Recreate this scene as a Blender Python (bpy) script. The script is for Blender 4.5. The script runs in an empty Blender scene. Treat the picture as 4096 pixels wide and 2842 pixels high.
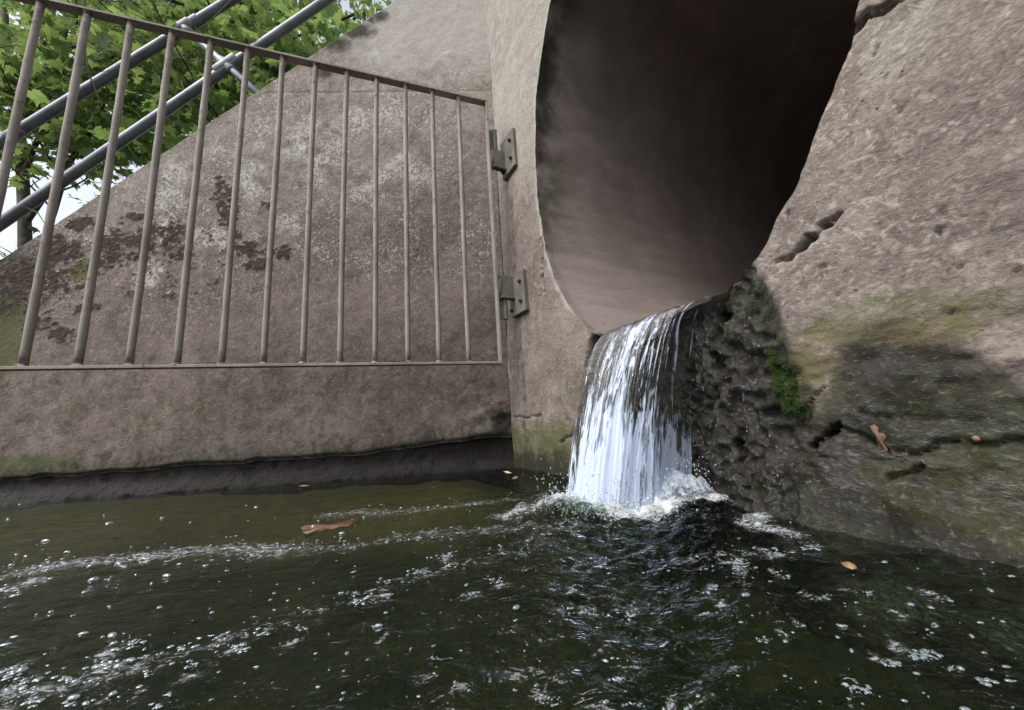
import bpy, math, random
import numpy as np
from mathutils import Vector, Matrix

random.seed(7)
RNG = np.random.default_rng(7)
SC = bpy.context.scene
COL = SC.collection

# ------------------------------------------------------------------ camera
FPX, PW, PH, EYE = 1405.0, 4096.0, 2842.0, 0.22
_u = np.array([-501.6, 7884.6, -FPX]); _u /= np.linalg.norm(_u)
_v = np.array([0, 0, -1.0]); _y = _v - _u * (_v @ _u); _y /= np.linalg.norm(_y)
_x = np.cross(_y, _u)
ROT = np.array([_x, _y, _u])
CAM = np.array([0, 0, EYE])
cam_data = bpy.data.cameras.new('camera')
cam_data.sensor_fit = 'HORIZONTAL'
cam_data.sensor_width = 36.0
cam_data.lens = FPX / PW * 36.0
cam_data.clip_start = 0.02
cam_data.clip_end = 500
cam = bpy.data.objects.new('camera', cam_data)
COL.objects.link(cam)
M4 = Matrix(ROT.tolist()).to_4x4()
M4.translation = Vector(CAM)
cam.matrix_world = M4
SC.camera = cam

# ------------------------------------------------------------------ world, sun, exposure
SUN_EL, SUN_AZ = math.radians(52), math.radians(232)   # azimuth clockwise from +Y: behind the camera, to the left
world = bpy.data.worlds.new('World'); SC.world = world
world.use_nodes = True
wn = world.node_tree; wn.nodes.clear()
wo = wn.nodes.new('ShaderNodeOutputWorld')
bg = wn.nodes.new('ShaderNodeBackground'); bg.inputs['Strength'].default_value = 0.15
sky = wn.nodes.new('ShaderNodeTexSky'); sky.sky_type = 'NISHITA'; sky.sun_disc = False
sky.sun_elevation = SUN_EL; sky.sun_rotation = SUN_AZ
sky.dust_density = 4.0; sky.air_density = 1.0
hs = wn.nodes.new('ShaderNodeHueSaturation'); hs.inputs['Saturation'].default_value = 0.46
hs.inputs['Value'].default_value = 1.0
wn.links.new(sky.outputs[0], hs.inputs['Color']); wn.links.new(hs.outputs[0], bg.inputs['Color'])
wn.links.new(bg.outputs[0], wo.inputs[0])
sd = bpy.data.lights.new('sun', 'SUN'); sd.energy = 0.9; sd.angle = math.radians(40); sd.color = (1.0, 0.96, 0.90)
so = bpy.data.objects.new('sun', sd); COL.objects.link(so)
sdir = Vector((math.sin(SUN_AZ) * math.cos(SUN_EL), math.cos(SUN_AZ) * math.cos(SUN_EL), math.sin(SUN_EL)))
so.rotation_euler = sdir.to_track_quat('Z', 'Y').to_euler(); so.location = (-3, -3, 6)
SC.view_settings.view_transform = 'Standard'
SC.view_settings.look = 'None'
SC.view_settings.exposure = 0.94
SC.view_settings.gamma = 1.0
SC.view_settings.use_curve_mapping = False
SC.cycles.max_bounces = 10
SC.cycles.transparent_max_bounces = 32
SC.cycles.diffuse_bounces = 4
SC.cycles.caustics_reflective = False
SC.cycles.caustics_refractive = False

# ------------------------------------------------------------------ numeric helpers
def ray(px, py):
    d = ROT @ np.array([px - PW / 2, -(py - PH / 2), -FPX])
    return d / np.linalg.norm(d)
def onz(px, py, z=0.0):
    d = ray(px, py); return CAM + d * (z - EYE) / d[2]
def onplane(px, py, p, n):
    d = ray(px, py); return CAM + d * ((p - CAM) @ n) / (d @ n)
def project(P):
    c = (np.asarray(P) - CAM) @ ROT
    return np.stack([PW / 2 + FPX * c[:, 0] / -c[:, 2], PH / 2 - FPX * c[:, 1] / -c[:, 2], -c[:, 2]], 1)

def _hash(i, j, k, seed):
    h = (i.astype(np.int64) * 374761393 + j.astype(np.int64) * 668265263 + k.astype(np.int64) * 2147483647 + seed * 974711) & 0xffffffff
    h = ((h ^ (h >> 13)) * 1274126177) & 0xffffffff
    h = ((h ^ (h >> 16)) * 2246822519) & 0xffffffff
    return ((h ^ (h >> 15)) & 0xffffff) / float(0xffffff)
def noise(x, y, z=0.0, seed=0):
    x = np.asarray(x, float); y = np.asarray(y, float); z = np.zeros_like(x) + z
    i, j, k = np.floor(x), np.floor(y), np.floor(z)
    a, b, c = x - i, y - j, z - k
    a = a * a * (3 - 2 * a); b = b * b * (3 - 2 * b); c = c * c * (3 - 2 * c)
    r = 0
    for di in (0, 1):
        for dj in (0, 1):
            for dk in (0, 1):
                w = (a if di else 1 - a) * (b if dj else 1 - b) * (c if dk else 1 - c)
                r = r + w * _hash(i + di, j + dj, k + dk, seed)
    return r * 2 - 1
def fbm(x, y, z=0.0, octv=4, seed=0, gain=0.5):
    r = 0; a = 1.0; f = 1.0; t = 0
    for o in range(octv):
        r = r + a * noise(x * f + 17.3 * o, y * f - 9.1 * o, z * f if np.ndim(z) else z, seed + o); t += a
        a *= gain; f *= 2.03
    return r / t
def sstep(a, b, x):
    t = np.clip((x - a) / (b - a), 0, 1); return t * t * (3 - 2 * t)
def poly_sd(P, poly):
    """signed distance to a closed polygon, negative inside"""
    poly = np.asarray(poly); n = len(poly); d = np.full(len(P), 1e9); ins = np.zeros(len(P), bool)
    for i in range(n):
        a, b = poly[i], poly[(i + 1) % n]
        e = b - a; w = P - a
        t = np.clip((w @ e) / max(e @ e, 1e-12), 0, 1)
        d = np.minimum(d, np.hypot(*(w - t[:, None] * e).T))
        c = ((a[1] > P[:, 1]) != (b[1] > P[:, 1]))
        with np.errstate(divide='ignore', invalid='ignore'):
            xi = a[0] + (P[:, 1] - a[1]) / (b[1] - a[1]) * (b[0] - a[0])
        ins ^= c & (P[:, 0] < xi)
    return np.where(ins, -d, d)
def line_d(P, pts):
    pts = np.asarray(pts); d = np.full(len(P), 1e9)
    for a, b in zip(pts[:-1], pts[1:]):
        e = b - a; w = P - a
        t = np.clip((w @ e) / max(e @ e, 1e-12), 0, 1)
        d = np.minimum(d, np.hypot(*(w - t[:, None] * e).T))
    return d

# ------------------------------------------------------------------ object helpers
def obj(name, verts, faces, mat, parent=None, smooth=True, attrs=None, kind=None, label=None, cat=None, group=None):
    me = bpy.data.meshes.new(name)
    me.from_pydata(np.asarray(verts, float).tolist() if not isinstance(verts, list) else verts, [],
                   faces.tolist() if isinstance(faces, np.ndarray) else faces)
    if smooth: me.polygons.foreach_set('use_smooth', [True] * len(me.polygons))
    for k, a in (attrs or {}).items():
        at = me.attributes.new(k, 'FLOAT', 'POINT'); at.data.foreach_set('value', np.asarray(a, np.float32))
    if mat: me.materials.append(mat)
    me.update()
    o = bpy.data.objects.new(name, me); COL.objects.link(o)
    if parent: o.parent = parent
    tag(o, kind, label, cat, group)
    return o
def tag(o, kind=None, label=None, cat=None, group=None):
    for k, v in (('kind', kind), ('label', label), ('category', cat), ('group', group)):
        if v: o[k] = v
    return o
def thing(name, loc, label, cat, group=None):
    o = bpy.data.objects.new(name, None); COL.objects.link(o)
    o.location = loc; o.empty_display_size = 0.1
    o.matrix_world = Matrix.Translation(Vector(loc))
    return tag(o, None, label, cat, group)
def adopt(parent, *objs):
    """parent world-space meshes under a thing whose origin is at its base"""
    for o in objs:
        o.data.transform(Matrix.Translation(-Vector(parent.location))); o.parent = parent
    return objs
class MB:
    def __init__(s): s.v = []; s.f = []
    def add(s, v, f):
        n = len(s.v); s.v += [tuple(p) for p in v]; s.f += [tuple(i + n for i in q) for q in f]; return s
    def box(s, c, ax, ay, az, hx, hy, hz, bev=0.0):
        c, ax, ay, az = (np.asarray(q, float) for q in (c, ax, ay, az))
        b = min(bev, hx * .9, hy * .9, hz * .9)
        if b <= 0:
            v = [c + ax * hx * i + ay * hy * j + az * hz * k for i in (-1, 1) for j in (-1, 1) for k in (-1, 1)]
            return s.add(v, [(0, 1, 3, 2), (4, 6, 7, 5), (0, 4, 5, 1), (2, 3, 7, 6), (0, 2, 6, 4), (1, 5, 7, 3)])
        # chamfered box: 24 corner points
        v = []; idx = {}
        for i in (-1, 1):
            for j in (-1, 1):
                for k in (-1, 1):
                    for a, (ox, oy, oz) in enumerate(((0, b, b), (b, 0, b), (b, b, 0))):
                        idx[(i, j, k, a)] = len(v)
                        v.append(c + ax * i * (hx - ox) + ay * j * (hy - oy) + az * k * (hz - oz))
        f = []
        I = lambda i, j, k, a: idx[(i, j, k, a)]
        for q in (-1, 1):
            f.append((I(q, -1, -1, 0), I(q, 1, -1, 0), I(q, 1, 1, 0), I(q, -1, 1, 0)))
            f.append((I(-1, q, -1, 1), I(1, q, -1, 1), I(1, q, 1, 1), I(-1, q, 1, 1)))
            f.append((I(-1, -1, q, 2), I(1, -1, q, 2), I(1, 1, q, 2), I(-1, 1, q, 2)))
            for r in (-1, 1):
                f.append((I(q, r, -1, 0), I(q, r, 1, 0), I(q, r, 1, 1), I(q, r, -1, 1)))
                f.append((I(q, -1, r, 0), I(q, 1, r, 0), I(q, 1, r, 2), I(q, -1, r, 2)))
                f.append((I(-1, q, r, 1), I(1, q, r, 1), I(1, q, r, 2), I(-1, q, r, 2)))
        for i in (-1, 1):
            for j in (-1, 1):
                for k in (-1, 1): f.append((I(i, j, k, 0), I(i, j, k, 1), I(i, j, k, 2)))
        return s.add(v, f)
    def tube(s, pts, rad, seg=10, cap=True, wob=0.0):
        pts = [np.asarray(p, float) for p in pts]; n = len(pts)
        if np.isscalar(rad): rad = [rad] * n
        v = []; up = None
        for i in range(n):
            t = pts[min(i + 1, n - 1)] - pts[max(i - 1, 0)]; t /= max(np.linalg.norm(t), 1e-9)
            if up is None:
                up = np.cross(t, [0.31, 0.2, 0.93]); 
                if np.linalg.norm(up) < .1: up = np.cross(t, [1, 0, 0])
            up = up - t * (up @ t); up /= np.linalg.norm(up); w = np.cross(t, up)
            for k in range(seg):
                a = 2 * math.pi * k / seg; r = rad[i] * (1 + wob * (random.random() - .5))
                v.append(pts[i] + up * math.cos(a) * r + w * math.sin(a) * r)
        f = [(i * seg + k, i * seg + (k + 1) % seg, (i + 1) * seg + (k + 1) % seg, (i + 1) * seg + k) for i in range(n - 1) for k in range(seg)]
        if cap: f += [tuple(range(seg - 1, -1, -1)), tuple((n - 1) * seg + k for k in range(seg))]
        return s.add(v, f)
    def build(s, name, mat, parent=None, smooth=True, **kw):
        o = obj(name, s.v, s.f, mat, None, smooth, **kw)
        if parent: adopt(parent, o)
        return o
def flat_shade(o):
    o.data.polygons.foreach_set('use_smooth', [False] * len(o.data.polygons)); return o
def grid_faces(nu, nv):
    i = np.arange(nu - 1)[:, None] * nv + np.arange(nv - 1)[None, :]
    return np.stack([i, i + nv, i + nv + 1, i + 1], -1).reshape(-1, 4)

# ------------------------------------------------------------------ materials
class NT:
    def __init__(s, name):
        s.m = bpy.data.materials.new(name); s.m.use_nodes = True
        s.t = s.m.node_tree; s.t.nodes.clear(); s.out = s.n('ShaderNodeOutputMaterial')
    def n(s, typ, **kw):
        x = s.t.nodes.new(typ)
        for k, v in kw.items(): setattr(x, k, v)
        return x
    def L(s, a, b): s.t.links.new(a, b)
    def put(s, sock, v):
        if isinstance(v, (int, float)): sock.default_value = v
        elif isinstance(v, tuple): sock.default_value = v if len(v) != 3 or sock.type == 'VECTOR' else (*v, 1)
        else: s.L(v, sock)
    def coord(s, which='Object', scale=(1, 1, 1), rot=(0, 0, 0)):
        c = s.n('ShaderNodeTexCoord'); mp = s.n('ShaderNodeMapping')
        mp.inputs['Scale'].default_value = scale; mp.inputs['Rotation'].default_value = rot
        s.L(c.outputs[which], mp.inputs[0]); return mp.outputs[0]
    def noise(s, vec, scale, detail=4, rough=.55, dist=0.0):
        x = s.n('ShaderNodeTexNoise'); s.L(vec, x.inputs['Vector'])
        x.inputs['Scale'].default_value = scale; x.inputs['Detail'].default_value = detail
        x.inputs['Roughness'].default_value = rough; x.inputs['Distortion'].default_value = dist
        return x.outputs['Fac']
    def voro(s, vec, scale, feature='F1'):
        x = s.n('ShaderNodeTexVoronoi', feature=feature); s.L(vec, x.inputs['Vector'])
        x.inputs['Scale'].default_value = scale; return x.outputs['Distance']
    def attr(s, name):
        x = s.n('ShaderNodeAttribute', attribute_name=name); return x.outputs['Fac']
    def math(s, op, a, b=0.0, c=0.0, clamp=False):
        x = s.n('ShaderNodeMath', operation=op, use_clamp=clamp)
        for i, q in enumerate((a, b, c)): s.put(x.inputs[i], q)
        return x.outputs[0]
    def ramp(s, v, a, b, lo=0.0, hi=1.0):
        x = s.n('ShaderNodeMapRange', interpolation_type='SMOOTHSTEP'); s.put(x.inputs['Value'], v)
        for k, q in zip(('From Min', 'From Max', 'To Min', 'To Max'), (a, b, lo, hi)): x.inputs[k].default_value = q
        return x.outputs[0]
    def mix(s, f, a, b, blend='MIX'):
        x = s.n('ShaderNodeMix', data_type='RGBA', blend_type=blend); s.put(x.inputs['Factor'], f)
        s.put(x.inputs['A'] if False else x.inputs[6], a); s.put(x.inputs[7], b); return x.outputs[2]
    def bump(s, h, strength=.5, dist=.01, normal=None):
        x = s.n('ShaderNodeBump'); x.inputs['Strength'].default_value = strength; x.inputs['Distance'].default_value = dist
        s.put(x.inputs['Height'], h)
        if normal is not None: s.L(normal, x.inputs['Normal'])
        return x.outputs[0]
    def bsdf(s, color, rough=.8, normal=None, metallic=0.0, spec=.5, **kw):
        x = s.n('ShaderNodeBsdfPrincipled'); s.put(x.inputs['Base Color'], color); s.put(x.inputs['Roughness'], rough)
        s.put(x.inputs['Metallic'], metallic); s.put(x.inputs['Specular IOR Level'], spec)
        for k, v in kw.items(): s.put(x.inputs[k.replace('_', ' ')], v)
        if normal is not None: s.L(normal, x.inputs['Normal'])
        return x.outputs[0]
    def mixs(s, f, a, b):
        x = s.n('ShaderNodeMixShader'); s.put(x.inputs[0], f); s.L(a, x.inputs[1]); s.L(b, x.inputs[2]); return x.outputs[0]
    def adds(s, a, b):
        x = s.n('ShaderNodeAddShader'); s.L(a, x.inputs[0]); s.L(b, x.inputs[1]); return x.outputs[0]
    def end(s, sh): s.L(sh, s.out.inputs[0]); return s.m

def concrete(name, light, dark, bump=.5, speck=1.0, aniso=None, grit=.5):
    """weathered concrete; stains and some painted shade follow the attributes dirt, white, algae, dark, ochre, pale"""
    k = NT(name); c = k.coord()
    big = k.noise(c, 2.3, 5, .6); mid = k.noise(c, 11, 6, .65, .4); fin = k.noise(c, 70, 5, .7)
    col = k.mix(k.ramp(big, .3, .72), dark, light)
    col = k.mix(k.ramp(mid, .42, .75, 0, .45), col, tuple(q * 1.35 for q in light))
    col = k.mix(k.ramp(mid, .5, .25, 0, .5), col, tuple(q * .62 for q in dark))
    stk = k.noise(k.coord(scale=(9, 9, .55)), 1.6, 5, .65)
    col = k.mix(k.ramp(stk, .52, .75, 0, .42), col, tuple(q * .55 for q in dark))
    col = k.mix(k.ramp(stk, .48, .25, 0, .30), col, tuple(q * 1.25 for q in light))
    agg = k.voro(c, 75); aggm = k.math('MULTIPLY', k.ramp(agg, .30, .18), k.ramp(k.noise(c, 26, 3), .50, .62))
    col = k.mix(k.math('MULTIPLY', aggm, .5), col, (.40, .365, .32))
    # pale lichen / lime squiggles
    v1 = k.noise(c, 34, 4, .6, 2.2)
    sq = k.math('MULTIPLY', k.ramp(v1, .52, .65), k.ramp(k.noise(c, 4, 4, .6), .40, .58))
    sq = k.math('MULTIPLY', sq, k.attr('speck'))
    col = k.mix(k.math('MULTIPLY', sq, .60 * speck), col, (.50, .455, .395))
    v2 = k.noise(c, 62, 4, .65, 1.6)
    sq2 = k.math('MULTIPLY', k.ramp(v2, .52, .66), k.math('MULTIPLY_ADD', k.attr('speck'), .7, .3))
    col = k.mix(k.math('MULTIPLY', sq2, .34 * speck), col, (.42, .385, .34))
    col = k.mix(k.math('MULTIPLY', k.ramp(v2, .47, .36), .42), col, tuple(q * .5 for q in dark))
    # small pits
    pit = k.ramp(k.voro(c, 42), .13, .06)
    pitm = k.math('MULTIPLY', pit, k.ramp(k.noise(c, 9, 2), .52, .62))
    col = k.mix(k.math('MULTIPLY', pitm, .8), col, (.02, .017, .015))
    nz = k.math('MULTIPLY', k.math('SUBTRACT', k.noise(c, 16, 6, .7, .8), .5), 1.5)
    def stain(col, a, tint, amt, lo=.35, hi=.65, nzs=1.0):
        f = k.ramp(k.math('ADD', k.attr(a), k.math('MULTIPLY', nz, k.math('MULTIPLY', k.ramp(k.attr(a), 0.0, .2), nzs))), lo, hi, 0, amt)
        return k.mix(f, col, tint), f
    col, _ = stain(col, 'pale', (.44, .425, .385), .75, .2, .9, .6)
    wz = k.math('MULTIPLY', k.ramp(k.noise(c, 30, 5, .65, 2.4), .44, .58), k.ramp(k.noise(c, 8, 4, .6), .38, .60))
    fw = k.math('MULTIPLY', wz, k.ramp(k.attr('white'), .08, .8, 0, .85))
    col = k.mix(fw, col, (.50, .50, .48))
    col, fa = stain(col, 'algae', (.075, .085, .028), .8, .25, .8)
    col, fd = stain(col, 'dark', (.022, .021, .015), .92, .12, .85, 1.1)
    col, _ = stain(col, 'ochre', (.125, .108, .052), .48, .2, .95, 1.2)
    col, fg = stain(col, 'green', (.060, .074, .026), .62, .25, 1.0, 1.7)
    col, ft = stain(col, 'dirt', (.050, .037, .029), .95, .36, .62)
    ca = k.coord(scale=aniso[0], rot=aniso[1]) if aniso else c
    h = k.math('ADD', k.math('MULTIPLY', k.noise(ca, 22, 7, .68, .5), 1.0), k.math('MULTIPLY', fin, .5))
    h = k.math('ADD', h, k.math('MULTIPLY', k.noise(ca, 85, 4, .65, .3), grit))
    h = k.math('SUBTRACT', h, k.math('MULTIPLY', pitm, .8))
    h = k.math('ADD', h, k.math('MULTIPLY', ft, k.math('MULTIPLY', k.noise(c, 55, 5, .7), 2.2)))
    col = k.mix(k.math('MULTIPLY', k.attr('wet'), k.ramp(mid, .75, .3, .45, .9)), col, (.14, .145, .095), 'MULTIPLY')
    wn_ = k.noise(k.coord(scale=(1, 1, 1.7), rot=(.2, .3, 0)), 92, 5, .72, .5)
    h = k.math('ADD', h, k.math('MULTIPLY', k.attr('wet'), k.math('MULTIPLY', wn_, 3.0)))
    col = k.mix(k.math('MULTIPLY', k.ramp(k.attr('wet'), .1, .5), k.ramp(wn_, .54, .68, 0, .6)), col, (.15, .145, .115))  # pale specks: wet glints painted into the colour
    col = k.mix(k.math('MULTIPLY', k.ramp(k.attr('wet'), .1, .5), k.ramp(wn_, .46, .34, 0, .75)), col, (.010, .010, .008))
    wet = k.math('MULTIPLY', k.attr('wet'), k.ramp(k.noise(c, 24, 4), .35, .6))
    rough = k.math('SUBTRACT', .9, k.math('MULTIPLY', wet, .70))
    return k.end(k.bsdf(col, rough, k.bump(h, bump, .012), 0, k.math('ADD', .2, k.math('MULTIPLY', wet, .42))))

M = {}
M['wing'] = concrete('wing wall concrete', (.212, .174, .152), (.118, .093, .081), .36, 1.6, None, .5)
M['head'] = concrete('headwall concrete', (.226, .194, .172), (.130, .107, .094), .46, 1.3, ((1, 1, 1.3), (.5, .2, 0)), .7)

def m_barrel():
    k = NT('board marked culvert concrete'); c = k.coord(scale=(1.6, 1.6, 11))
    c0 = k.coord()
    big = k.noise(c0, 1.7, 5, .6); mid = k.noise(c0, 9, 5, .6)
    col = k.mix(k.ramp(big, .3, .7), (.225, .188, .170), (.325, .275, .250))
    col = k.mix(k.ramp(mid, .55, .75, 0, .35), col, (.26, .22, .20))
    col = k.mix(k.math('MULTIPLY', k.attr('algae'), k.ramp(k.noise(c0, 7, 4), .3, .6)), col, (.055, .055, .035))
    h = k.noise(c, 14, 6, .7, .3)
    grain = k.math('MULTIPLY', k.ramp(k.noise(c, 21, 5, .7, .25), .52, .70), k.ramp(k.noise(c0, 3.5, 5, .65), .42, .62))
    col = k.mix(k.math('MULTIPLY', grain, .48), col, (.05, .04, .036))
    hh = k.math('SUBTRACT', h, k.math('MULTIPLY', grain, .7))
    return k.end(k.bsdf(col, .85, k.bump(hh, .42, .010), 0, .3))
M['barrel'] = m_barrel()

def m_rock():
    k = NT('slimy dark footing'); c = k.coord()
    n1 = k.noise(c, 14, 6, .65); n2 = k.noise(c, 60, 5, .7)
    col = k.mix(k.ramp(n1, .3, .7), (.0045, .004, .0035), (.021, .018, .015))
    h = k.math('ADD', n1, k.math('MULTIPLY', n2, .6))
    return k.end(k.bsdf(col, k.ramp(n1, .3, .7, .4, .85), k.bump(k.math('ADD', h, k.math('MULTIPLY', k.noise(c, 130, 3, .6), .4)), 1.0, .018), 0, .3))
M['footing'] = m_rock()

def m_gate():
    k = NT('weathered dirty gate metal'); c = k.coord(scale=(1, 1, .35))
    c1 = k.coord()
    n1 = k.noise(c1, 3.5, 5, .6); n2 = k.noise(c, 60, 5, .7)
    col = k.mix(k.ramp(n1, .3, .7), (.20, .18, .157), (.35, .315, .277))
    col = k.mix(k.ramp(n2, .56, .72, 0, .7), col, (.40, .36, .31))
    col = k.mix(k.ramp(n2, .40, .28, 0, .6), col, (.075, .058, .046))
    col = k.mix(k.ramp(k.noise(c1, 2.2, 3), .58, .72, 0, .5), col, (.15, .16, .11))
    col = k.mix(k.ramp(k.noise(c1, 30, 5, .75), .58, .70, 0, .85), col, (.060, .036, .024))
    col = k.mix(k.math('MULTIPLY', k.attr('rust'), k.ramp(k.noise(c1, 45, 5, .7), .42, .58, 0, .9)), col, (.085, .045, .028))
    return k.end(k.bsdf(col, .75, k.bump(n2, .5, .004), .05, .35))
M['gate'] = m_gate()
def m_bracket():
    k = NT('grey green galvanised bracket'); c = k.coord()
    n1 = k.noise(c, 14, 5, .6); n2 = k.noise(c, 90, 4, .7)
    col = k.mix(k.ramp(n1, .3, .7), (.115, .108, .092), (.19, .175, .15))
    col = k.mix(k.ramp(n2, .6, .75, 0, .5), col, (.26, .23, .20))
    return k.end(k.bsdf(col, .68, k.bump(n2, .25, .003), .2, .4))
M['bracket'] = m_bracket()
def m_plain(name, col, rough, metallic=0.0, var=.35, scale=30):
    k = NT(name); c = k.coord(); n1 = k.noise(c, scale, 4, .6)
    cc = k.mix(k.ramp(n1, .3, .7), tuple(q * (1 - var) for q in col), tuple(min(1, q * (1 + var)) for q in col))
    return k.end(k.bsdf(cc, rough, k.bump(n1, .3, .003), metallic, .4))
M['bolt'] = m_plain('rusty bolt', (.05, .04, .034), .7, .3)
M['rail'] = m_plain('galvanised handrail tube', (.17, .185, .205), .42, .5, .22, 12)
M['fitting'] = m_plain('cast handrail fitting', (.20, .21, .225), .5, .4, .2, 25)
M['bark'] = m_plain('tree bark', (.075, .06, .048), .9, 0, .5, 18)
M['stem'] = m_plain('dry vine stem', (.17, .14, .09), .85, 0, .3, 20)
M['soil'] = m_plain('dark bank soil', (.045, .036, .024), .95, 0, .5, 8)
M['brown_leaf'] = m_plain('sodden orange brown leaf', (.13, .066, .040), .6, 0, .35, 30)
M['tan_leaf'] = m_plain('dead tan leaf', (.22, .145, .08), .6, 0, .35, 60)
M['pale_leaf'] = m_plain('pale dry leaf', (.50, .46, .30), .6, 0, .25, 60)
M['pebble'] = m_plain('wet dark pebble', (.035, .025, .022), .25, 0, .5, 40)
M['scar'] = m_plain('exposed orange concrete scar', (.19, .115, .078), .9, 0, .25, 60)

def m_leaf(name, a, b, usepos=False):
    k = NT(name)
    if usepos:
        r = k.noise(k.coord(), 2.2, 3, .6); r = k.ramp(r, .3, .7)
        r2 = k.attr('tone'); r = k.math('ADD', k.math('MULTIPLY', r, .45), k.math('MULTIPLY', r2, .55))
    else:
        r = k.n('ShaderNodeObjectInfo').outputs['Random']
    col = k.mix(r, a, b)
    vein = k.noise(k.coord(), 45, 3, .6)
    col = k.mix(k.ramp(vein, .4, .7, 0, .25), col, tuple(q * .6 for q in a))
    d = k.bsdf(col, .55, None, 0, .3)
    t = k.n('ShaderNodeBsdfTranslucent'); k.put(t.inputs['Color'], k.mix(.45, col, (.42, .58, .16), 'MIX'))
    return k.end(k.mixs(.55, d, t.outputs[0]))
M['leaf'] = m_leaf('maple leaf', (.045, .095, .028), (.155, .25, .075))
M['crown'] = m_leaf('distant foliage', (.020, .052, .016), (.125, .205, .060), True)
M['moss'] = m_leaf('wet moss', (.030, .060, .020), (.075, .120, .038), True)
M['weed'] = m_leaf('bank weed', (.06, .10, .03), (.12, .18, .05))

def m_bed():
    k = NT('algae covered streambed'); c = k.coord()
    n1 = k.noise(c, 3.2, 6, .65); n2 = k.noise(c, 22, 6, .7)
    col = k.mix(k.ramp(n1, .35, .65), (.008, .017, .008), (.038, .036, .018))
    col = k.mix(k.ramp(n2, .5, .75, 0, .7), col, (.085, .062, .034))
    col = k.mix(k.ramp(k.noise(c, 8, 4), .55, .7, 0, .6), col, (.018, .035, .012))
    col = k.mix(k.math('MULTIPLY', k.attr('shelf'), k.ramp(n2, .2, .55, .45, .9)), col, (.20, .135, .075))
    return k.end(k.bsdf(col, .8, k.bump(n2, .6, .02), 0, .2))
M['bed'] = m_bed()

def water_shader(k, nrm, tint):
    fr = k.n('ShaderNodeFresnel'); fr.inputs['IOR'].default_value = 1.33; k.L(nrm, fr.inputs['Normal'])
    tr = k.n('ShaderNodeBsdfTransparent'); k.put(tr.inputs[0], tint)
    gl = k.n('ShaderNodeBsdfGlossy'); gl.inputs['Roughness'].default_value = .04; k.put(gl.inputs['Color'], (.95, .97, 1.0)); k.L(nrm, gl.inputs['Normal'])
    return k.mixs(fr.outputs[0], tr.outputs[0], gl.outputs[0])
def white_water(k, nrm=None, col=(.78, .82, .86)):
    d = k.bsdf(col, .35, nrm, 0, .6)
    t = k.n('ShaderNodeBsdfTranslucent'); k.put(t.inputs[0], col)
    return k.mixs(.3, d, t.outputs[0])
def m_water():
    k = NT('stream water'); c = k.coord()
    h = k.math('ADD', k.noise(k.coord(scale=(1, 1.9, 1), rot=(0, 0, .15)), 30, 3, .55, .5), k.math('MULTIPLY', k.noise(c, 95, 2, .6), .22))
    nrm = k.bump(k.math('MULTIPLY', h, k.attr('chop')), .9, .008)
    w = water_shader(k, nrm, (.54, .67, .51))
    cell = k.math('SUBTRACT', k.noise(k.coord(scale=(1, 1.7, 1)), 75, 6, .75, 1.2), .5)
    f = k.ramp(k.math('ADD', k.attr('foam'), k.math('MULTIPLY', cell, k.math('MULTIPLY', k.ramp(k.attr('foam'), 0, .15), 2.4))), .42, 1.05, 0, .85)
    return k.end(k.mixs(f, w, white_water(k)))
M['water'] = m_water()
def m_fall():
    k = NT('falling water'); 
    uv = k.n('ShaderNodeCombineXYZ'); k.L(k.attr('fu'), uv.inputs[0]); k.L(k.attr('ft'), uv.inputs[1]); k.L(k.attr('fl'), uv.inputs[2])
    def st(su, stt):
        mp = k.n('ShaderNodeMapping'); mp.inputs['Scale'].default_value = (su, stt, 7.0); k.L(uv.outputs[0], mp.inputs[0]); return mp.outputs[0]
    a = k.noise(st(11, 1.3), 1.0, 3, .6, .6); b = k.noise(st(34, 3.2), 1.0, 5, .7, .9); c2 = k.noise(st(46, 14), 1.0, 3, .6, .5)
    m = k.math('ADD', k.math('MULTIPLY', k.math('SUBTRACT', a, .5), 2.4), k.math('MULTIPLY', k.math('SUBTRACT', b, .5), 3.2))
    m = k.math('ADD', m, k.math('MULTIPLY', k.math('SUBTRACT', c2, .5), 2.1))
    m = k.math('ADD', m, k.attr('white'))
    f = k.ramp(m, .10, .48, 0, .96)
    hb = k.math('ADD', k.math('MULTIPLY', b, .7), k.math('MULTIPLY', a, .8))
    nrm = k.bump(k.math('MULTIPLY', hb, k.ramp(k.attr('ft'), -.05, .4, .2, 1)), .55, .010)
    tc = k.n('ShaderNodeBsdfTransparent'); k.put(tc.inputs[0], (.80, .82, .80))
    w = k.mixs(.45, water_shader(k, nrm, (.66, .67, .62)), tc.outputs[0])
    ww = white_water(k, nrm, (.68, .77, .96))
    body = k.mixs(f, w, ww)
    tr = k.n('ShaderNodeBsdfTransparent')
    al = k.ramp(k.math('ADD', k.attr('alpha'), k.math('MULTIPLY', k.math('SUBTRACT', b, .5), .9)), .3, .5)
    return k.end(k.mixs(al, tr.outputs[0], body))
M['fall'] = m_fall()
def m_bubble():
    k = NT('foam bubble')
    lw = k.n('ShaderNodeLayerWeight'); lw.inputs['Blend'].default_value = .45
    tr = k.n('ShaderNodeBsdfTransparent'); k.put(tr.inputs[0], (.92, .95, .95))
    d = k.n('ShaderNodeBsdfDiffuse'); k.put(d.inputs[0], (.50, .60, .66))
    base = k.mixs(k.ramp(lw.outputs['Facing'], .1, .9, .13, .42), tr.outputs[0], d.outputs[0])
    gl = k.n('ShaderNodeBsdfGlossy'); gl.inputs['Roughness'].default_value = .06
    return k.end(k.mixs(k.ramp(lw.outputs['Facing'], .0, 1.0, .10, .62), base, gl.outputs[0]))
M['bubble'] = m_bubble()
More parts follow.
